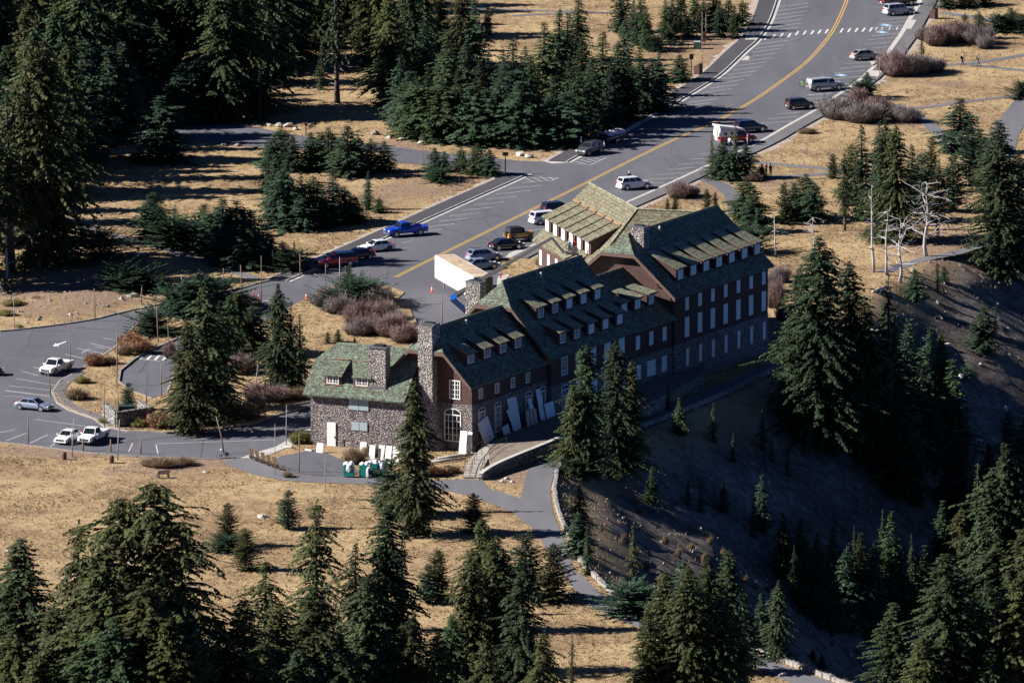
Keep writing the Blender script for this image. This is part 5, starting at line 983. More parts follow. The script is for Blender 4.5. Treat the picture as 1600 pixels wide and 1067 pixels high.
def bike(t, x, y, z, rz, frame):
    for dx in (-.5, .5):
        m = MB(); pts = [(x+dx*math.cos(rz)+.33*math.cos(a)*math.cos(rz), y+dx*math.sin(rz)+.33*math.cos(a)*math.sin(rz), z+.33+.33*math.sin(a)) for a in np.linspace(0, 6.283, 17)]; m.tube(pts, .022, 4, False); m.build('wheel', M_TYRE, t)
    Q = lambda u, h: (x+u*math.cos(rz), y+u*math.sin(rz), z+h); m = MB()
    for a, b in ((Q(-.5, .33), Q(-.12, .30)), (Q(-.12, .30), Q(-.2, .85)), (Q(-.2, .78), Q(.36, .80)), (Q(-.12, .30), Q(.38, .72)), (Q(.5, .33), Q(.35, .95)), (Q(-.5, .33), Q(-.19, .72))): m.tube([a, b], .024, 5)
    m.build('frame', frame, t); m = MB(); m.box(Q(-.21, .9), (.24, .14, .06), rz); m.build('saddle', M_BLACK, t)
    m = MB(); s, c = math.sin(rz), math.cos(rz); q = Q(.35, .98); m.tube([(q[0]-s*.28, q[1]+c*.28, q[2]), (q[0]+s*.28, q[1]-c*.28, q[2])], .02, 5); m.build('handlebar', M_BLACK, t)
C = {n: paint(n, c, r) for n, c, r in (('white', (.72, .72, .72), .3), ('blue', (.0, .045, .42), .28), ('red', (.42, .008, .016), .28), ('black', (.010, .010, .014), .25), ('grey', (.055, .06, .068), .3), ('silver', (.36, .37, .40), .32), ('silverblue', (.20, .235, .31), .3), ('navy', (.018, .026, .05), .25), ('champagne', (.30, .285, .265), .32), ('yellow', (.55, .24, .02), .35), ('charcoal', (.06, .052, .05), .3), ('maroon', (.06, .012, .018), .3))}
car('pickup', (634,368), 207, C['blue'], 'bright blue crew cab pickup parked nose to the kerb', 'pickup truck', 'pickup_truck')
car('sedan', (588,392), 207, C['white'], 'white sedan parked between the blue and red pickups', 'car', 'parked_car', M_STEEL)
car('cabpickup', (524,416), 207, C['red'], 'red pickup with black bed canopy parked nose to the kerb', 'pickup truck', 'pickup_truck', sub=topper(C['black']))
car('sedan', (558,405), 207, C['black'], 'black sedan parked half hidden behind the red pickup', 'car', 'parked_car')
car('suv', (921,241), 236, C['grey'], 'dark grey SUV towing the covered boat', 'car', 'parked_car', sub=roofrack)
car('suv', (991,295), 27, C['white'], 'white SUV parked below the yellow line, right of the wing roof', 'car', 'parked_car')
car('suv', (1172,206), 27, C['navy'], 'dark blue SUV parked behind the red truck camper', 'car', 'parked_car')
def camper(t, X, S):
    m = MB(); m.add([(X(-.03), -1.0, 1.2), (X(.44), -1.0, 1.2), (X(.44), 1.0, 1.2), (X(-.03), 1.0, 1.2), (X(-.03), -1.0, 1.95), (X(.44), -1.0, 1.95), (X(.44), 1.0, 1.95), (X(-.03), 1.0, 1.95)], [(0, 1, 5, 4), (1, 2, 6, 5), (2, 3, 7, 6), (3, 0, 4, 7), (4, 5, 6, 7)]); m.build('camper_box', paint('camperwhite', (.60, .60, .58)), t)
    m = MB(); m.slab(([(X(-.05), -1.04, 2.85), (X(.62), -1.04, 2.15), (X(.62), 1.04, 2.15), (X(-.05), 1.04, 2.85)], [(0, 1, 2, 3)]), .22); m.build('pop_up_roof', M_BOARD, t)
    m = MB(); m.add([(X(-.02), s*.98, z) for s in (-1, 1) for z in (1.95, 2.63)]+[(X(.40), s*.98, z) for s in (-1, 1) for z in (1.95, 2.20)], [(0, 4, 5, 1), (2, 3, 7, 6), (0, 1, 3, 2), (4, 6, 7, 5)]); m.build('canvas_side', paint('canvas', (.42, .44, .47), .8), t)
    m = MB(); m.box((X(-.035), -.1, 1.5), (.03, .62, 1.2)); m.build('camper_door', M_WOOD, t)
    m = MB(); m.box((X(-.12), -.75, 1.5), (.06, .6, 1.3)); m.build('open_door_leaf', M_BOARD, t)
    for x in (.12, .30): m = MB(); m.box((X(x), -1.01, 1.62), (.5, .02, .38)); m.build('camper_window', M_GLASS, t)
car('pickup', (1150,224), 27, C['red'], 'red pickup carrying a white pop-up camper with raised roof', 'pickup truck', 'truck_camper', sub=camper)
car('boxcar', (1249,170), 27, C['charcoal'], 'dark boxy hatchback parked alone beside the twiggy shrub', 'car', 'parked_car')
def bikes(t, X, S):
    topper(C['silver'])(t, X, S); m = MB(); m.tube([(X(-.01), 0, .6), (X(-.12), 0, .7), (X(-.12), 0, 1.3)], .04, 5); m.build('bike_rack', M_BLACK, t)
car('cabpickup', (1289,141), 28, C['silver'], 'silver pickup with canopy, driver door open and bicycles on the back', 'pickup truck', 'pickup_truck', sub=bikes)
car('hatch', (1352,93), 29, C['champagne'], 'silver hatchback parked beside the handicapped bays', 'car', 'parked_car')
car('suv', (1404,23), 29, C['silver'], 'silver SUV parked near the top edge of the picture', 'car', 'parked_car')
car('pickup', (1402,9), 29, C['maroon'], 'dark pickup parked behind the silver SUV at the top edge', 'pickup truck', 'pickup_truck')
car('van', (856,349), 27, C['white'], 'white minivan half hidden behind the lodge wing', 'car', 'parked_car')
car('suv', (872,334), 27, C['navy'], 'dark car showing only its roof behind the white minivan', 'car', 'parked_car')
car('sedan', (791,389), 27, C['black'], 'black sedan parked below the yellow jeep', 'car', 'parked_car')
car('wagon', (756,407), 27, C['silverblue'], 'silver-blue wagon with roof rails parked behind the white trailer', 'car', 'parked_car', sub=roofrack)
car('sedan', (752,420), 27, C['silverblue'], 'blue-grey car mostly hidden by the white trailer', 'car', 'parked_car')
car('sedan', (53,640), -27, C['silverblue'], 'silver-blue sedan parked nose to the island kerb', 'car', 'parked_car')
car('pickup', (88,582), 243, C['white'], 'white pickup with black grille parked across the bays beside the island', 'pickup truck', 'pickup_truck')
car('sedan', (106,690), 248, C['white'], 'white sedan parked at the lower kerb, left of the white pickup', 'car', 'parked_car')
car('pickup', (146,690), 248, C['white'], 'white pickup with black bumper parked at the lower kerb', 'pickup truck', 'pickup_truck', M_STEEL)
car('sedan', (-24,586), 5, C['black'], 'black car cut off by the left edge', 'car', 'parked_car')
# yellow open jeep
P = at(811, 376); jp = thing('jeep', 'yellow off-road jeep with black soft top', 'car', (P[0], P[1], 0), R(27))
m = MB(); m.box((-.1, 0, .85), (3.6, 1.6, .55)); m.box((1.2, 0, 1.0), (1.2, 1.3, .35)); m.build('body', C['yellow'], jp)
m = MB(); m.box((-.75, 0, 1.55), (1.9, 1.5, .75), taper=.92); m.build('soft_top', M_BLACK, jp)
m = MB(); m.box((.42, 0, 1.45), (.08, 1.45, .6)); m.build('windscreen', M_GLASS, jp)
for s in (-1, 1):
    m = MB(); m.box((1.25, s*.85, .95), (.95, .3, .08)); m.build('fender', M_BLACK, jp)
    m = MB(); m.box((-1.3, s*.85, .95), (.95, .3, .08)); m.build('fender', M_BLACK, jp)
    m = MB(); m.lathe([(.1, -.03), (.12, .03)], 10, (1.82, s*.5, 1.0)); m.build('headlight', M_LAMPW, jp)
    for x in (1.25, -1.3): w = link('wheel', W_TYRE, jp, (x, s*.82, .40), None, (1.16, 1.2, 1.16)); link('rim', W_RIMD, w)
w = link('spare_wheel', W_TYRE, jp, (-1.98, 0, 1.05), (0, 0, R(90)), (1.1, 1, 1.1)); m = MB(); m.box((-.2, 0, .42), (3.8, .9, .2)); m.build('chassis', M_BLACK, jp)
# bicycles behind the silver pickup
P = at(1252, 143)
for k, (fr, off, lab) in enumerate(((paint('bikegreen', (.25, .55, .03)), 0, 'bicycle with bright green frame hung behind the silver pickup'), (M_STEEL, .35, 'dark bicycle hung behind the silver pickup, nearest its tail'))):
    bt = thing('bicycle', lab, 'bicycle', (P[0]+.1+off*1.4, P[1]+off*.6, .62), R(117)); bike(bt, 0, 0, 0, 0, fr)
# boat on its trailer
P = at(958, 222); bt = thing('boat', 'boat under a pale draped cover on the trailer behind the grey SUV', 'boat', (P[0], P[1], 0), R(56))
hull = loft([(-2.7, .55, 1.05, .85), (-1.8, .5, 1.15, 1.0), (0, .48, 1.2, 1.05), (1.4, .55, 1.25, .85), (2.3, .75, 1.3, .45), (2.75, .95, 1.32, .08)]); link('hull', fixn(hull.mesh('hull', C['navy'])), bt)
cv = MB(); nxs, nys = 12, 7
for i in range(nxs):
    for j in range(nys):
        x = -2.6+4.6*i/(nxs-1); y = (j/(nys-1)-.5)*2*(1.05-.04*max(0, x)**2); cv.v.append((x, y, 1.22+.55*(1-(abs(j/(nys-1)-.5)*2)**2)*(1-.06*(x+.3)**2)+.09*math.sin(i*2.3+j*1.7)))
for i in range(nxs-1):
    for j in range(nys-1): a = i*nys+j; cv.f.append((a, a+nys, a+nys+1, a+1))
cv.build('cover', plain('boat_cover', (.50, .46, .52), .8, var=.2, scale=1.5), bt, True)
tl = thing('boat_trailer', 'low trailer carrying the covered boat', 'trailer', (P[0], P[1], 0), R(56))
m = MB(); m.box((0, .6, .45), (5.0, .1, .12)); m.box((0, -.6, .45), (5.0, .1, .12)); m.box((-.6, 0, .42), (.1, 1.9, .1)); m.box((3.1, 0, .45), (1.4, .1, .1)); m.build('frame', M_STEEL, tl)
for s in (-1, 1): w = link('wheel', W_TYRE, tl, (-.7, s*1.0, .33)); link('rim', W_RIM, w); m = MB(); m.box((-.7, s*1.02, .74), (.95, .3, .06)); m.build('fender', M_BLACK, tl)
m = MB(); m.lathe([(.16, -.2), (.2, .1), (.12, .45)], 8, (-2.95, 0, .95)); m.build('outboard_motor', M_BLACK, bt)
# white box trailer
TA = at(679.4, 398.5, 4.1); TB = at(740.1, 432.9, 4.1); ta = Vector((TB[0]-TA[0], TB[1]-TA[1])); TLn = ta.length; thd = math.atan2(ta.y, ta.x); tw = 2.6
o = Vector((TA[0], TA[1]))+Vector((-math.sin(thd), math.cos(thd)))*tw/2
tt = thing('box_trailer', 'long white box trailer with stained roof parked before the lodge', 'trailer', (o.x, o.y, 0), thd)
m = MB(); m.box((TLn/2, 0, 2.58), (TLn, tw, 3.0)); m.build('box', M_WHITE, tt)
m_rust, t_, b_ = nt('stained_trailer_roof'); v_ = texc(t_); L(t_, ramp(t_, noise_n(t_, mapping(t_, v_, (.5, .5, 1)), 1.1, 6, .7), [(.3, (.33, .24, .16)), (.5, (.48, .37, .26)), (.72, (.66, .60, .52))]), b_.inputs['Base Color']); b_.inputs['Roughness'].default_value = .6
m = MB(); m.box((TLn/2, 0, 4.092), (TLn-.16, tw-.16, .03)); m.build('roof_panel', m_rust, tt)
m = MB(); m.box((TLn*.32, .3, 4.12), (.7, .5, .05)); m.build('roof_hatch', M_WOOD, tt)
for s in (-1, 1):
    m = MB(); m.box((TLn/2, s*(tw/2+.012), 1.16), (TLn, .02, .16)); m.build('side_rail', M_POLEG, tt)
    m = MB(); m.box((TLn/2, s*(tw/2+.012), 4.02), (TLn, .02, .10)); m.build('top_rail', M_POLEG, tt)
    for i in range(1, 12): m = MB(); m.box((TLn*i/12, s*(tw/2+.006), 2.6), (.05, .012, 2.7)); m.build('side_rib', M_LINE, tt)
m = MB(); m.box((TLn/2, 0, 1.02), (TLn-.4, 1.0, .14)); m.build('chassis', M_STEEL, tt)
for s in (-1, 1):
    m = MB(); m.box((2.7, s*.9, .55), (.12, .12, 1.0)); m.build('landing_leg', M_POLEG, tt)
    for x in (TLn-3.2, TLn-1.9): w = link('wheel', W_TYRE, tt, (x, s*1.05, .5), None, (1.45, 1.6, 1.45)); link('rim', W_RIM, w)
for s in (-1, 1):
    m = MB(); m.box((TLn+.03, s*.64, 2.55), (.05, 1.22, 2.8)); m.build('rear_door', M_STEEL, tt)
# boom lift behind the lodge
YB = 9.0; e0 = Vector(atY(745, 500, YB+1)); e1 = Vector(atY(706, 466, YB+.6)); e2 = Vector(atY(713, 460, YB+.2)); b1 = Vector(atY(862, 372, -2.5)); b2 = Vector(atY(881, 395, -5.0)); 
bl = thing('boom_lift', 'blue boom lift with long dark boom reaching the wing dormers', 'boom lift', (e0.x, e0.y, 0))
def rel(p): return tuple(Vector(p)-Vector((e0.x, e0.y, 0)))
m = MB(); m.box((0, 0, .75), (2.6, 2.3, .7)); m.build('chassis', M_STEEL, bl); m = MB(); m.box((.1, 0, 1.55), (2.2, 1.6, .9)); m.build('turret', M_BLUE, bl)
for x in (-1, 1):
    for y in (-1.1, 1.1): link('wheel', W_TYRE, bl, (x, y, .45), None, (1.3, 1.5, 1.3))
def beam(nm, a, b, w, mat, h=None):
    a, b = Vector(rel(a)), Vector(rel(b)); d = b-a; q = d.to_track_quat('X', 'Z').to_matrix(); mm = MB(); mm.box((a+b)/2, (d.length, w, h or w), rot=q); mm.build(nm, mat, bl)
beam('riser_arm', e0+Vector((0, 0, 1.2))-Vector((0, 0, 1.2)), e1, .45, M_BLUE, .75); beam('riser_arm', e1, e2+Vector((.2, 0, .1)), .4, M_BLUE, .6); beam('link_arm', e1+Vector((.3, 0, .5)), e2+Vector((.9, 0, .0)), .15, M_BLUE)
bm_ = e2.lerp(b1, .55); beam('boom', e2, bm_, .40, M_STEEL, .46); beam('boom', bm_, b1, .28, M_STEEL, .33); beam('jib', b1, b2, .2, M_STEEL, .25); beam('lift_cylinder', e1+Vector((.8, 0, .1)), e2.lerp(b1, .2), .12, M_CHROME)
bk = Vector(atY(894, 396, -5.4)); kb = rel(bk); m = MB()
m.box((kb[0], kb[1], kb[2]-.05), (1.5, .85, .1))
for z in (.55, 1.05):
    m.tube([(kb[0]+x, kb[1]+y, kb[2]+z) for x, y in ((-.75, -.42), (.75, -.42), (.75, .42), (-.75, .42), (-.75, -.42))], .03, 4)
for x, y in ((-.75, -.42), (.75, -.42), (.75, .42), (-.75, .42), (0, -.42)): m.tube([(kb[0]+x, kb[1]+y, kb[2]), (kb[0]+x, kb[1]+y, kb[2]+1.05)], .03, 4)
m.build('basket', M_STEEL, bl); m = MB(); m.box((kb[0]+.25, kb[1]-.46, kb[2]+.55), (.85, .05, .8)); m.build('basket_panel', M_POLEG, bl); beam('jib_mount', b2, bk+Vector((-.6, 0, .2)), .2, M_STEEL)

# ------------------------------------------------------------------ people
def person(P, rz, label, shirt, trousers, hair=(.06, .04, .03), h=1.74, pose='stand', hat=None, pack=None, shoe=(.03, .03, .03)):
    t = thing('person', label, 'person', P, rz, scale=h/1.74)
    st = .0; bend = 0.0; armf = .10
    if pose == 'walk': st = .28; armf = .25
    if pose == 'bend': bend = .55; armf = .5
    if pose == 'reach': armf = .55
    sb = Vector((bend*.75, 0, -bend*.25)) ; up = Vector((bend*.3, 0, 0))
    J = {'pel': (0, 0, .95), 'wai': (.04*bend, 0, 1.08), 'che': (.5*bend, 0, 1.30-.12*bend), 'nec': (.78*bend, 0, 1.48-.26*bend), 'hd0': (.86*bend+.02, 0, 1.58-.32*bend), 'hd1': (.95*bend+.02, 0, 1.70-.36*bend)}
    for s, k in ((1, 'l'), (-1, 'r')):
        f = st*s
        J['hip'+k] = (0, s*.09, .90); J['kne'+k] = (f*.5+.03, s*.10, .50); J['ank'+k] = (f, s*.10, .09); J['toe'+k] = (f+.18, s*.11, .04)
        c = J['nec']; J['sho'+k] = (c[0]-.02, s*.19, c[2]-.06); J['elb'+k] = (c[0]-.02-f*.4+armf*.35, s*.25, c[2]-.33); J['wri'+k] = (c[0]+armf*.9-f*.6, s*.22, c[2]-.52+armf*.25); J['han'+k] = (c[0]+armf*1.05-f*.62, s*.21, c[2]-.62+armf*.30)
    names = list(J); ix = {n: i for i, n in enumerate(names)}
    E_ = [('pel', 'wai'), ('wai', 'che'), ('che', 'nec'), ('nec', 'hd0'), ('hd0', 'hd1')]
    for k in 'lr': E_ += [('pel', 'hip'+k), ('hip'+k, 'kne'+k), ('kne'+k, 'ank'+k), ('ank'+k, 'toe'+k), ('che', 'sho'+k), ('sho'+k, 'elb'+k), ('elb'+k, 'wri'+k), ('wri'+k, 'han'+k)]
    rad = {'pel': .15, 'wai': .135, 'che': .155, 'nec': .065, 'hd0': .095, 'hd1': .085, 'hip': .10, 'kne': .072, 'ank': .05, 'toe': .04, 'sho': .075, 'elb': .05, 'wri': .036, 'han': .04}
    me = bpy.data.meshes.new('body'); me.from_pydata([J[n] for n in names], [(ix[a], ix[b]) for a, b in E_], [])
    ob = bpy.data.objects.new('body_tmp', me); COL.objects.link(ob); sk = ob.modifiers.new('s', 'SKIN'); ss = ob.modifiers.new('u', 'SUBSURF'); ss.levels = 1
    for i, n in enumerate(names):
        r = rad[n if n in rad else n[:3]]; me.skin_vertices[0].data[i].radius = (r, r); me.skin_vertices[0].data[i].use_root = (n == 'pel')
    dg = bpy.context.evaluated_depsgraph_get(); fin = bpy.data.meshes.new_from_object(ob.evaluated_get(dg)); bpy.data.objects.remove(ob); fin.name = 'body'
    for mt in (M_SKIN, cloth(shirt), cloth(trousers), cloth(shoe)): fin.materials.append(mt)
    JV = [(n, Vector(J[n])) for n in names]
    for p in fin.polygons:
        n = min(JV, key=lambda q: (q[1]-p.center).length)[0][:3]
        p.material_index = {'han': 0, 'wri': 0, 'hd0': 0, 'hd1': 0, 'nec': 0, 'elb': 1, 'sho': 1, 'che': 1, 'wai': 1, 'pel': 2, 'hip': 2, 'kne': 2, 'ank': 3, 'toe': 3}[n]; p.use_smooth = True
    link('body', fin, t)
    c = J['hd1']; m = MB(); m.lathe([(.105, -.03), (.112, .03), (.09, .085), (.03, .115)], 10, (c[0]-.012, 0, c[2]+.0)); m.build('hat' if hat else 'hair', cloth(hat or hair), t, True)
    m = MB(); m.box((c[0]+.095, 0, c[2]-.07), (.04, .03, .05)); m.build('nose', M_SKIN, t)
    if pack: k = J['che']; m = MB(); m.box((k[0]-.22, 0, k[2]-.02), (.2, .3, .46), taper=.85); m.build('backpack', cloth(pack), t)
    return t
CL = {}
def cloth(c):
    if c not in CL: CL[c] = plain('cloth_%d' % len(CL), c, .9, var=.15, scale=8)
    return CL[c]
NAVY, WHT, GRY, BLK, TAN, PNK = (.02, .03, .07), (.70, .68, .70), (.16, .16, .17), (.015, .015, .018), (.42, .34, .22), (.45, .12, .22)
person(place(1504, 104), R(5), 'walker in dark clothes with backpack and white cap on the trail', NAVY, (.02, .03, .09), pose='walk', hat=WHT, pack=BLK)
person(place(1528.5, 104.5), R(5), 'walker in light top and grey trousers, ahead on the trail', TAN, (.14, .14, .12), pose='walk', pack=GRY)
person(place(983, 288), R(-80), 'person in black jacket with pale cap standing behind the white SUV', BLK, NAVY, hat=WHT)
person(place(1197, 273), R(-60), 'person in pink top on the shaded trail', PNK, BLK, h=1.6)
person(place(1204, 276), R(-60), 'person in black on the shaded trail, nearest the sapling', BLK, BLK)
person(place(1140, 233), R(60), 'person in white shirt beside the red truck camper', WHT, NAVY)
person(place(1147, 235), R(100), 'person in grey-violet shirt beside the red truck camper', (.28, .26, .38), GRY)
person(place(1168, 228), R(200), 'person in brown top near the hood of the red truck camper', (.16, .08, .06), GRY)
person(place(908, 234), R(-20), 'person in white standing behind the grey SUV', WHT, GRY, hat=WHT)
person(place(944, 240), R(200), 'person in dark clothes standing between the grey SUV and the boat', GRY, BLK)
person(place(574, 748), R(60), 'person in white bending over a teal bin beside the laundry', WHT, WHT, pose='bend', hair=(.5, .45, .4), shoe=(.5, .35, .3))
person((bk.x-.35, bk.y+.05, bk.z), R(60), 'worker in blue inside the lift basket', (.03, .09, .30), NAVY, pose='reach', hat=WHT)
person((bk.x+.25, bk.y+.1, bk.z), R(60), 'worker in red inside the lift basket', (.45, .02, .02), GRY, pose='reach', hat=(.4, .05, .05))

# ------------------------------------------------------------------ site furniture
def pole(x, yb, yt, r=.075, lean=(0, 0), mat=M_POLE, label='', name='snow_pole', group='snow poles'):
    P = place(x, yb); h = (yb-yt)*mpp(P)/.982; m = MB()
    m.tube([(0, 0, -.3), (lean[0]*.4, lean[1], h*.5), (lean[0], lean[1], h)], [r*1.15, r, r*.7], 6); m.build(name, mat, None, True, loc=(P.x, P.y, P.z), label=label, cat='pole', group=group)
z1 = lambda x, y: (x/3.138, 400+y/3.138)
PL = []
for xb, ybz, xt, ytz in [(73,368,66,180),(466,318,463,160),(347,568,340,330),(574,635,575,352),(250,690,234,560),(140,920,136,762),(352,985,366,792),(575,998,588,800),(1403,935,1406,730),(1300,815,1302,612),(1250,690,1266,530),(513,855,512,612),(580,775,577,600),(720,755,718,622),(792,698,789,530),(776,425,768,250),(829,505,824,330),(762,262,755,195),(692,245,697,150),(897,180,888,90),(1095,170,1096,60),(1186,195,1180,45),(1172,60,1174,-20),(1281,236,1282,0),(1466,1060,1468,868),(1472,100,1471,-10),(1340,70,1338,-30)]:
    p, q = z1(xb, ybz), z1(xt, ytz); PL.append((p[0], p[1], q[1], (q[0]-p[0])*.078))
PL += [(576,475,423,.0,), (540,470,416,0), (691,512,460,0)]
PL.append((509,455,412,0)); PL.append((531,452,402,0))
for i, (x, yb, yt, ln) in enumerate(sorted(PL)):
    pole(x, yb, yt, .07 if i % 3 else .055, (ln, 0), M_POLE if i % 4 else M_POLEG, 'thin weathered upright snow pole, '+('leftmost' if i == 0 else ordw(i+1)+' from the left')+' of the snow poles')
p = z1(1100, 968); pole(p[0], p[1], z1(0, 785)[1], .085, (-.95, 0), M_POLE, 'thick snow pole leaning left above the bicycle', group=None)
for i, (x, y0, y1) in enumerate(((407,955,888),(543,960,898),(690,970,896))): p = z1(x, y0); pole(p[0], p[1], z1(0, y1)[1], .10, (0, 0), M_POLE, ['short wooden post before the white pickup at the lower kerb', 'short wooden post just right of the lower parked pickup', 'short wooden post farthest right at the lower kerb'][i], 'wooden_post', 'short kerb posts')
for x, y0, y1, lab in ((1097,97,20,'slim grey pole beside the green utility cabinet'),(1103,66,22,'slim grey pole behind the brown information board'),(1384,88,66,'thin grey sign pole at the far kerb'),(1374,124,90,'thin grey sign pole by the pale ramp'),(430,742,662,'grey post at the loading yard edge, beside the wooden chairs'),(508,770,716,'thin grey post below the loading yard')): pole(x, y0, y1, .04, (0, 0), M_POLEG, lab, 'sign_pole', None)
def cone(x, y, h, label):
    P = at(x, y); t = thing('traffic_cone', label, 'cone', (P[0], P[1], 0)); m = MB(); m.box((0, 0, .03), (.42, .42, .06)); m.build('base', M_ORANGE, t)
    m = MB(); m.lathe([(.17, .05), (.04, h)], 12); m.build('cone', M_ORANGE, t); m = MB(); m.lathe([(.125, h*.42), (.088, h*.68)], 12); m.build('reflective_band', M_WHITE, t)
cone(675, 457, .95, 'orange cone with white band left of the white trailer'); cone(479, 467, .9, 'orange cone on the empty asphalt beside the shrub bed')
for x, y, lab in ((396,463,'left of the two red channel posts at the island tip'),(404.5,470,'right of the two red channel posts at the island tip'),(782,434,'red channel post between the trailer and the lodge roof')):
    P = at(x, y); t = thing('channel_post', lab, 'post', (P[0], P[1], 0)); m = MB(); m.lathe([(.2, 0), (.2, .05), (.07, .08), (.07, 1.0)], 10); m.build('post', M_RED, t); m = MB(); m.lathe([(.075, .6), (.075, .78)], 10); m.build('reflective_band', M_WHITE, t)
def sign(x, y, yt, w, hgt, mat, label, double=False):
    P = place(x, y); h = (y-yt)*mpp(P)/.982; t = thing('sign', label, 'sign', P, R(-75)); m = MB(); m.box((0, 0, h/2), (.13, .13, h)); m.build('post', M_WOODD, t); m = MB(); m.box((.09, 0, h-hgt/2), (.06, w, hgt)); m.build('board', mat, t)
sign(1080, 119, 85, .62, .75, M_BROWNB, 'brown sign box on a post beside the far sidewalk'); sign(789.5, 272, 238, .8, .5, M_BROWNB, 'brown sign on a tall post at the side road corner'); sign(478, 212, 193, .35, .35, M_BROWNB, 'small brown post beside the side road boulders')
P = place(419, 646); t = thing('sign', 'round black sign seen from behind at the annex road', 'sign', P, R(-80)); m = MB(); m.box((0, 0, .8), (.08, .08, 1.6)); m.build('post', M_WOODD, t); m = MB(); m.lathe([(.38, -.03), (.38, .03)], 14, axis='Y'); m.build('disc', M_BLACK, t, loc=(.1, 0, 1.6), rot=(0, 0, R(90)))
for x, y, lab in ((1091,116,'brown slope-topped bear-proof bin beside the far sidewalk'),(1459,29,'brown slope-topped bin near the top right shrubs')):
    P = place(x, y); t = thing('bin', lab, 'bin', P, R(-30)); m = MB(); m.add([(-.45, -.5, 0), (.45, -.5, 0), (.45, .5, 0), (-.45, .5, 0), (-.45, -.5, 1.15), (.45, -.5, 1.6), (.45, .5, 1.6), (-.45, .5, 1.15)], [(3, 2, 1, 0), (4, 5, 6, 7), (0, 1, 5, 4), (1, 2, 6, 5), (2, 3, 7, 6), (3, 0, 4, 7)]); m.build('cabinet', M_BROWNB, t); m = MB(); m.box((-.47, 0, .75), (.04, .6, .5)); m.build('flap', M_POLEG, t)
P = place(1090, 76); t = thing('utility_cabinet', 'dark green utility cabinet by the far meadow poles', 'cabinet', P, R(-10)); m = MB(); m.box((0, 0, .5), (.95, 1.0, 1.0)); m.build('cabinet', M_GREENBOX, t); m = MB(); m.box((0, 0, 1.06), (1.05, 1.1, .12), taper=.85); m.build('lid', M_SHUT, t)
P = place(1099, 67); t = thing('information_board', 'brown board with a rounded opening behind the green cabinet', 'sign', P, R(-10)); m = MB(); m.box((0, 0, .85), (.75, .2, 1.5)); m.build('board', M_BROWNB, t); m = MB(); m.box((0, -.115, 1.0), (.3, .03, .55)); m.build('opening', M_BLACK, t)
for x, y, lab in ((100.5,717.5,'dark round litter bin left on the verge below the white cars'),(174.5,723,'red-brown round litter bin right on the verge below the white cars')):
    P = place(x, y); t = thing('litter_bin', lab, 'bin', P); m = MB(); m.lathe([(.27, 0), (.29, .1), (.29, .75), (.27, .8)], 14); m.build('drum', M_BROWNB, t); m = MB(); m.lathe([(.24, .8), (.2, .86)], 14); m.build('lid', M_BLACK, t)
P = place(255, 746); t = thing('bench', 'dark wooden bench on the dirt verge above the foreground trees', 'bench', P, R(200))
for i in range(3): m = MB(); m.box((0, -.2+.16*i, .45), (1.5, .13, .05)); m.build('seat_slat', M_WOODD, t)
for i in range(3): m = MB(); m.box((0, .3+.03*i, .62+.14*i), (1.5, .04, .11)); m.build('back_slat', M_WOODD, t)
for s in (-.6, .6): m = MB(); m.box((s, .05, .22), (.08, .55, .44)); m.build('leg', M_BLACK, t)
P = at(349, 715.5); t = thing('bicycle', 'touring bicycle with panniers leaning on the slanted snow pole', 'bicycle', (P[0], P[1], 0), R(-4)); bike(t, 0, 0, 0, 0, paint('bikeblue', (.03, .10, .35))); m = MB(); m.box((.45, -.1, .5), (.38, .2, .42)); m.build('pannier', M_BLACK, t); m = MB(); m.box((-.35, -.1, .42), (.3, .2, .35)); m.build('pannier', M_POLEG, t); m = MB(); m.lathe([(.13, 0), (.12, .1), (.04, .16)], 10, (-.25, 0, .95)); m.build('helmet', M_WHITE, t)
# row of wooden chairs tipped forward
for i in range(5):
    P = at(394+9*i, 720+3.4*i); t = thing('wooden_chair', 'wooden lounge chair tipped up beside the yard, '+['nearest the bicycle', 'second from the bicycle', 'middle of five', 'second from the lodge end', 'nearest the lodge'][i], 'chair', (P[0], P[1], 0), R(70), None, (1.3, .68, 1.3))
    for k in range(4): m = MB(); m.box((-.15+.02*k, -.3+.2*k, .75), (.05, .16, 1.15), rot=Matrix.Rotation(R(-22), 3, 'Y')); m.build('back_slat', M_WOOD, t)
    for s in (-.38, .38): m = MB(); m.box((.1, s, .3), (.9, .07, .12), rot=Matrix.Rotation(R(30), 3, 'Y')); m.build('leg', M_WOODD, t); m = MB(); m.box((.05, s, .62), (.7, .12, .04)); m.build('arm', M_WOOD, t)
    for k in range(3): m = MB(); m.box((.15+.14*k, 0, .35-.04*k), (.12, .8, .04)); m.build('seat_slat', M_WOOD, t)
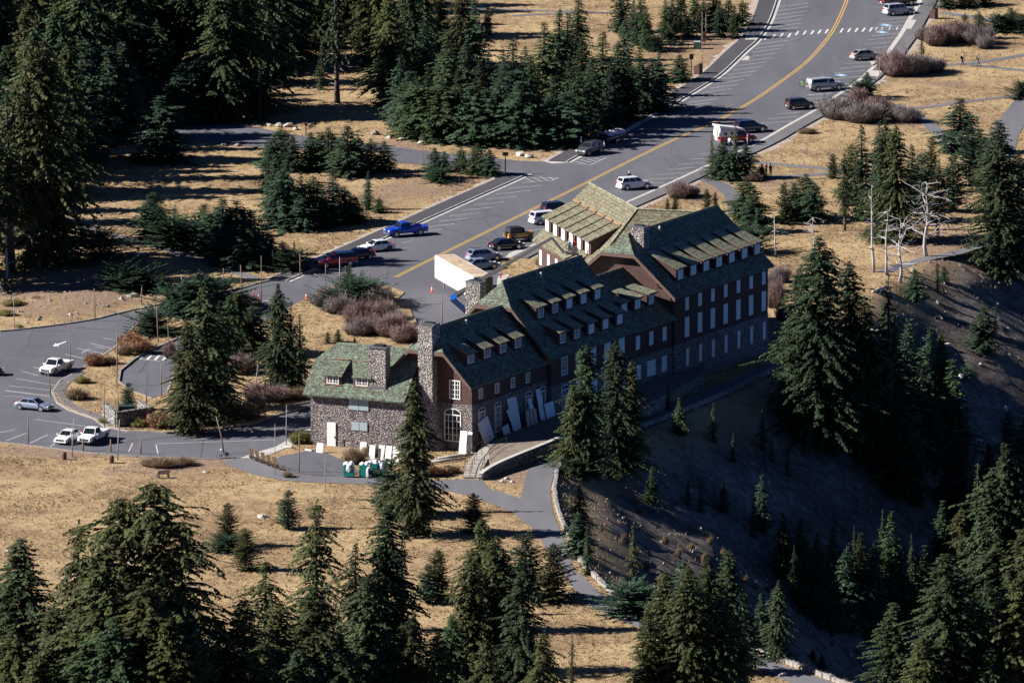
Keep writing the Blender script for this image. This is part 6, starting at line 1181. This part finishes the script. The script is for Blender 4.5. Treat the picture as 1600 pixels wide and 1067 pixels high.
# laundry bins
def lump(name, c, r, parent, seed):
    bm = bmesh.new(); bmesh.ops.create_icosphere(bm, subdivisions=3, radius=1)
    for v in bm.verts: v.co *= 1+.28*mnoise.noise(v.co*1.8+Vector((seed, 0, 0)))+.08*mnoise.noise(v.co*5)
    for v in bm.verts: v.co = Vector((v.co.x*r[0]+c[0], v.co.y*r[1]+c[1], v.co.z*r[2]+c[2]))
    me = bpy.data.meshes.new(name); bm.to_mesh(me); bm.free(); me.materials.append(M_LINEN); me.polygons.foreach_set('use_smooth', [True]*len(me.polygons)); return link(name, me, parent)
for i, (x, y, lab) in enumerate(((545.5,745,'teal laundry bin apart on the left, piled with white sacks'),(570,745.5,'teal laundry bin where the white-clad person bends over'),(583,743,'teal laundry bin just right of the bending person'),(597,743,'teal laundry bin half hidden by the foreground pine'))):
    P = at(x, y); t = thing('laundry_bin', lab, 'bin', (P[0], P[1], 0), R(-12)); m = MB()
    for c, d in (((0, -.42, .85), (1.15, .04, 1.4)), ((0, .42, .85), (1.15, .04, 1.4)), ((-.56, 0, .85), (.04, .8, 1.4)), ((.56, 0, .85), (.04, .8, 1.4)), ((0, 0, .2), (1.1, .82, .06))): m.box(c, d)
    m.build('tub', M_TEAL, t)
    for sx in (-.45, .45):
        for sy in (-.33, .33): k = MB(); k.lathe([(.07, -.03), (.07, .03)], 8, (sx, sy, .08), 'Y'); k.build('castor', M_BLACK, t)
    k = thing('linen_pile', 'heap of white linen sacks '+['spilling from the leftmost bin', 'in the bin under the bending person', 'in the bin right of the person', 'in the bin behind the pine'][i], 'linen', (P[0], P[1], 0), R(-12))
    lump('sack', (-.3, -.05, 1.5), (.38, .34, .35), k, i*3.1); lump('sack', (.3, .0, 1.55), (.36, .34, .36), k, i*3.1+1)
    if i in (0, 3): lump('sack', (.05, -.42, 1.15), (.3, .16, .5), k, i*3.1+2)
# white boards leaning against walls
def board(px, w, h, tilt, label, roll=0.0, mat=M_BOARD, z=0.0, yaw=None, group='leaning white boards'):
    P = at(px[0], px[1], z); m = MB(); m.box((0, 0, h/2), (w, .05, h)); b = m.build('board', mat, None, loc=(P[0], P[1], z), label=label, cat='board', group=group)
    b.rotation_euler = (R(-tilt), R(roll), yaw if yaw is not None else AX); return b
board((499,707), .85, 1.15, 14, 'small white board leaning left of the annex door'); board((567,706), .80, 1.2, 12, 'small white board leaning below the lower annex shutter')
for i, (x, y) in enumerate(((580,724),(593,724),(605,725),(618,727))): board((x, y), .74, 2.2, 12, ['leftmost of the four tall white boards behind the laundry bins', 'second tall white board from the left behind the laundry bins', 'third tall white board from the left behind the laundry bins', 'rightmost tall white board behind the laundry bins'][i], roll=(0, 4, 2, -3)[i])
board((722,709), .95, 2.75, 10, 'wide white board leaning beside the arched gable window', yaw=LA-math.pi/2); board((732.5,708.5), .55, 2.6, 9, 'narrow white board at the lodge corner beside the gable window', yaw=LA-math.pi/2)
LY = LA
def lboard(u, v, w, h, roll, label, mat=M_BOARD, z=0.9): 
    p = lw(u, v, z); m = MB(); m.box((0, 0, h/2), (w, .05, h)); b = m.build('board', mat, None, loc=p, label=label, cat='board', group='leaning white boards'); b.rotation_euler = (R(-13), R(roll), LY); return b
for a in ((2.6, 1.0, 2.4, 2.9, -14, 'wide white boards leaning first past the lodge corner on the shaded side'), (6.8, 1.1, 1.5, 1.3, -10, 'short white board beneath the second arched window'), (9.3, 1.0, 2.2, 4.4, 3, 'tallest white board with rounded top on the shaded wall'), (8.6, 1.3, .7, 3.2, -16, 'narrow slanted white board crossing the tallest board'), (13.6, 1.3, .8, 3.6, -10, 'narrow slanted white board right of the arched window'), (15.6, 1.1, 1.2, 4.2, 3, 'tall white board standing before the last arched window'), (17.3, 1.3, 2.2, 2.3, 0, 'square white board at the inner lodge corner')): lboard(*a)
for i in range(3): lboard(11.3+.9*i, 1.5, .75, 2.3, 10, ['left', 'middle', 'right'][i]+' of three bare plywood boards on the shaded wall', M_YBOARD)
# L-shaped stone screen wall on the island with a cabinet behind it
t = thing('screen_wall', 'L-shaped rough stone screen wall on the tip of the island', 'wall')
def wallseg(a, b, th, h, mat, nm, parent):
    a, b = Vector(at(*a)[:2]), Vector(at(*b)[:2]); d = b-a; m = MB(); m.box((*((a+b)/2), h/2), (d.length+th, th, h), math.atan2(d.y, d.x)); m.build(nm, mat, parent)
wallseg((164,652), (182,668), .5, 2.0, M_WALLST, 'stone_leg', t); wallseg((184,668.5), (236,661), .5, 2.0, M_WALLST, 'stone_leg', t); wallseg((238,661), (218,648), .45, 1.8, M_WALLST, 'stone_leg', t)
P = at(198, 655); t = thing('cabinet', 'low dark green cabinet behind the island screen wall', 'cabinet', (P[0], P[1], 0), R(5)); m = MB(); m.box((0, 0, .8), (2.0, 1.0, 1.6)); m.build('body', M_GREENBOX, t); m = MB(); m.box((0, 0, 1.65), (2.1, 1.1, .1)); m.build('lid', M_GREENBOX, t)
for a, b, lab in (((446,697.5),(457,699.5),'pale concrete wheel stop at the end of the concrete walk'),((478,703),(488,705),'pale concrete wheel stop beside the annex corner')):
    P, Q = Vector(at(*a)[:2]), Vector(at(*b)[:2]); d = Q-P; m = MB(); m.box((*((P+Q)/2), .09), (max(1.1, d.length), .35, .18), math.atan2(d.y, d.x)); m.build('wheel_stop', M_CONC, None, label=lab, cat='kerb block')
# flat stone slabs before the gable end and fallen logs
for i, (x, y, ln, rz, lab) in enumerate(((712,716,5.5,30,'pale split log lying upper at the gable end'),(700,722,4.5,25,'pale split log lying lower at the gable end'),(210,399,2.6,-20,'short bleached log in the left meadow'),(1375,455,4.,60,'bleached fallen log on the rim slope'),(262,1062,3.,0,'fallen grey log under the bottom left forest'))):
    P = place(x, y); m = MB(); m.tube([(-ln/2, 0, .2), (0, .1, .24), (ln/2, 0, .2)], [.18, .2, .14], 7); m.build('log', M_DEAD, None, True, loc=(P.x, P.y, P.z), rot=(0, 0, R(rz)), label=lab, cat='log')

# ------------------------------------------------------------------ grass and loose stones (uncountable)
def inside(P, poly):
    x, y = P[:, 0], P[:, 1]; r = np.zeros(len(P), bool); j = len(poly)-1
    lo, hi = poly.min(0), poly.max(0); c = (x >= lo[0]) & (x <= hi[0]) & (y >= lo[1]) & (y <= hi[1])
    if not c.any(): return r
    xs, ys = x[c], y[c]; q = np.zeros(c.sum(), bool)
    for i in range(len(poly)):
        xi, yi, xj, yj = *poly[i], *poly[j]
        if yi != yj: q ^= ((yi > ys) != (yj > ys)) & (xs < (xj-xi)*(ys-yi)/(yj-yi)+xi)
        j = i
    r[c] = q; return r
rg = np.random.RandomState(5); N = 190000
qx = rg.uniform(-90, 1690, N); qy = rg.uniform(-30, 1110, N)
dx = (qx-800)/F_PX; dyp = (qy-533.5)/F_PX; rz_ = FW[2]-UP[2]*dyp; ry_ = FW[1]-UP[1]*dyp; tt_ = -H/rz_
GPs = np.column_stack([dx*tt_, YC+ry_*tt_]); isl = inside(GPs, np.array(ISLW)); bad = np.zeros(N, bool)
for pl in EXCL: bad |= inside(GPs, pl)
LOD = [np.array([lw(-.2, -12, 0)[:2], lw(-.2, .3, 0)[:2], lw(74, 1.2, 0)[:2], lw(74, -15, 0)[:2]]), np.array([tuple((AC+ae*e+an*n)[:2]) for e, n in ((0, 0), (13, 0), (13, -10), (0, -10))]), np.array([tuple(WR+wnn*7), tuple(cw), tuple(WL), tuple(WR-wnn*7)])]
for pl in LOD: bad |= inside(GPs, pl)
rd = rim_dist(GPs); keep = (~bad | isl) & (rd < 1.5); 
for pl in LOD: keep &= ~inside(GPs, pl)
dirtv = np.zeros(N)
for x, y, rx, ry2, s in DIRT: dirtv = np.maximum(dirtv, s*np.exp(-(((qx-x)/rx)**2+((qy-y)/ry2)**2)))
nz = vnoise(GPs[keep], .12, 2.)*.75+vnoise(GPs[keep], .5, 4.)*.5
kk = np.where(keep)[0]; kk = kk[(nz-dirtv[kk]*1.1+rg.rand(len(kk))*.7) > .05]
G0 = GPs[kk]; n = len(G0); gzv = np.where(isl[kk], .13, heights(G0, False)); print('tufts', n)
nb = 4; hgt = rg.uniform(.06, .19, n)*(1+.8*(rg.rand(n) < .05))*(1+.5*(vnoise(G0, .2, 8.))); V = np.zeros((n, nb, 3, 3)); T = np.zeros((n, nb, 3))
for k in range(nb):
    a = rg.rand(n)*6.283; ln = hgt*rg.uniform(.7, 1.3, n); w = rg.uniform(.03, .08, n); ax_ = np.cos(a); ay = np.sin(a); sp = rg.uniform(.08, .28, n)
    bx = G0[:, 0]+rg.uniform(-.12, .12, n); by = G0[:, 1]+rg.uniform(-.12, .12, n)
    V[:, k, 0] = np.column_stack([bx-ay*w, by+ax_*w, gzv-.01]); V[:, k, 1] = np.column_stack([bx+ay*w, by-ax_*w, gzv-.01]); V[:, k, 2] = np.column_stack([bx+ax_*sp, by+ay*sp, gzv+ln]); tn = rg.rand(n)
    T[:, k, 0] = T[:, k, 1] = tn*.5; T[:, k, 2] = .4+tn*.6
me = bpy.data.meshes.new('dry_grass'); NV = n*nb*3; me.vertices.add(NV); me.vertices.foreach_set('co', V.reshape(-1).astype(np.float32)); me.loops.add(NV); me.loops.foreach_set('vertex_index', np.arange(NV, dtype=np.int32))
me.polygons.add(n*nb); me.polygons.foreach_set('loop_start', np.arange(0, NV, 3, dtype=np.int32)); me.polygons.foreach_set('loop_total', np.full(n*nb, 3, np.int32)); me.update(calc_edges=True); me.validate()
a = me.attributes.new('tint', 'FLOAT', 'POINT'); a.data.foreach_set('value', T.reshape(-1).astype(np.float32)); me.materials.append(M_GRASS)
link('dry_grass', me, None, label='dry straw-coloured grass covering the meadows and verges', cat='grass', kind='stuff')
sv, sf_, st_ = [], [], []
for i in range(9000):
    j = rg.randint(2, len(RIM)-2); f = rg.rand(); q = RIM[j]*(1-f)+RIM[j+1]*f; d = RIM[j+1]-RIM[j]; d = d/np.hypot(*d); p = q+np.array([d[1], -d[0]])*(1+rg.rand()**1.5*60)
    if mnoise.noise((p[0]*.1, p[1]*.1, 2.)) < rg.uniform(-.3, .35): continue
    sv.append(p)
sv = np.array(sv); sv = sv[rim_dist(sv) > 1]; szv = heights(sv); VV = []; TT2 = []
for p, z in zip(sv, szv):
    for k in range(5):
        a_ = rg.rand()*6.283; w_ = rg.uniform(.02, .06); l_ = rg.uniform(.12, .5); c2, s2 = math.cos(a_), math.sin(a_); bx, by = p[0]+rg.uniform(-.15, .15), p[1]+rg.uniform(-.15, .15)
        VV += [(bx-s2*w_, by+c2*w_, z-.05), (bx+s2*w_, by-c2*w_, z-.05), (bx+c2*l_*.5, by+s2*l_*.5, z+l_)]; q_ = rg.rand(); TT2 += [q_*.4, q_*.4, .3+q_*.7]
VV = np.array(VV); bme = tinted('slope_brush', VV, np.arange(len(VV)).reshape(-1, 3), TT2, M_TWIGB); link('slope_brush', bme, None, label='thin dry brush dotted over the caldera slope', cat='brush', kind='stuff')
# scree stones scattered over the caldera slope and the bank
vs_, fs_ = [], []; cnt = 0
tet = np.array([(1, 0, -.4), (-.6, .9, -.3), (-.5, -.9, -.4), (.1, .1, .8), (.5, .8, .1)]); tf = [(0, 1, 2), (0, 4, 3), (4, 1, 3), (1, 2, 3), (2, 0, 3), (0, 4, 1)]
for i in range(2220):
    if i < 2100:
        s0 = rg.rand()**1.6*70; j = rg.randint(2, len(RIM)-2); f = rg.rand(); q = RIM[j]*(1-f)+RIM[j+1]*f; d = RIM[j+1]-RIM[j]; d = d/np.hypot(*d); p = q+np.array([d[1], -d[0]])*s0
        if rim_dist(p)[0] < 1: continue
    else: p = at(rg.uniform(-20, 240), rg.uniform(430, 505))[:2]
    z = gz(*p); r = rg.uniform(.08, .30)*(1 if rg.rand() < .93 else 1.9); A = rg.rand()*6.28; o = len(vs_); ca, sa = math.cos(A), math.sin(A)
    for t3 in tet: x, y, zz_ = t3*r*(1+rg.uniform(-.3, .3, 3)); vs_.append((p[0]+x*ca-y*sa, p[1]+x*sa+y*ca, z+zz_+r*.2))
    fs_ += [tuple(k+o for k in f3) for f3 in tf]
me = bpy.data.meshes.new('scree_stones'); me.from_pydata(vs_, [], fs_); me.materials.append(M_ROCK); link('scree_stones', me, None, label='small pale stones strewn over the caldera slope and bank', cat='stones', kind='stuff')
print('done')
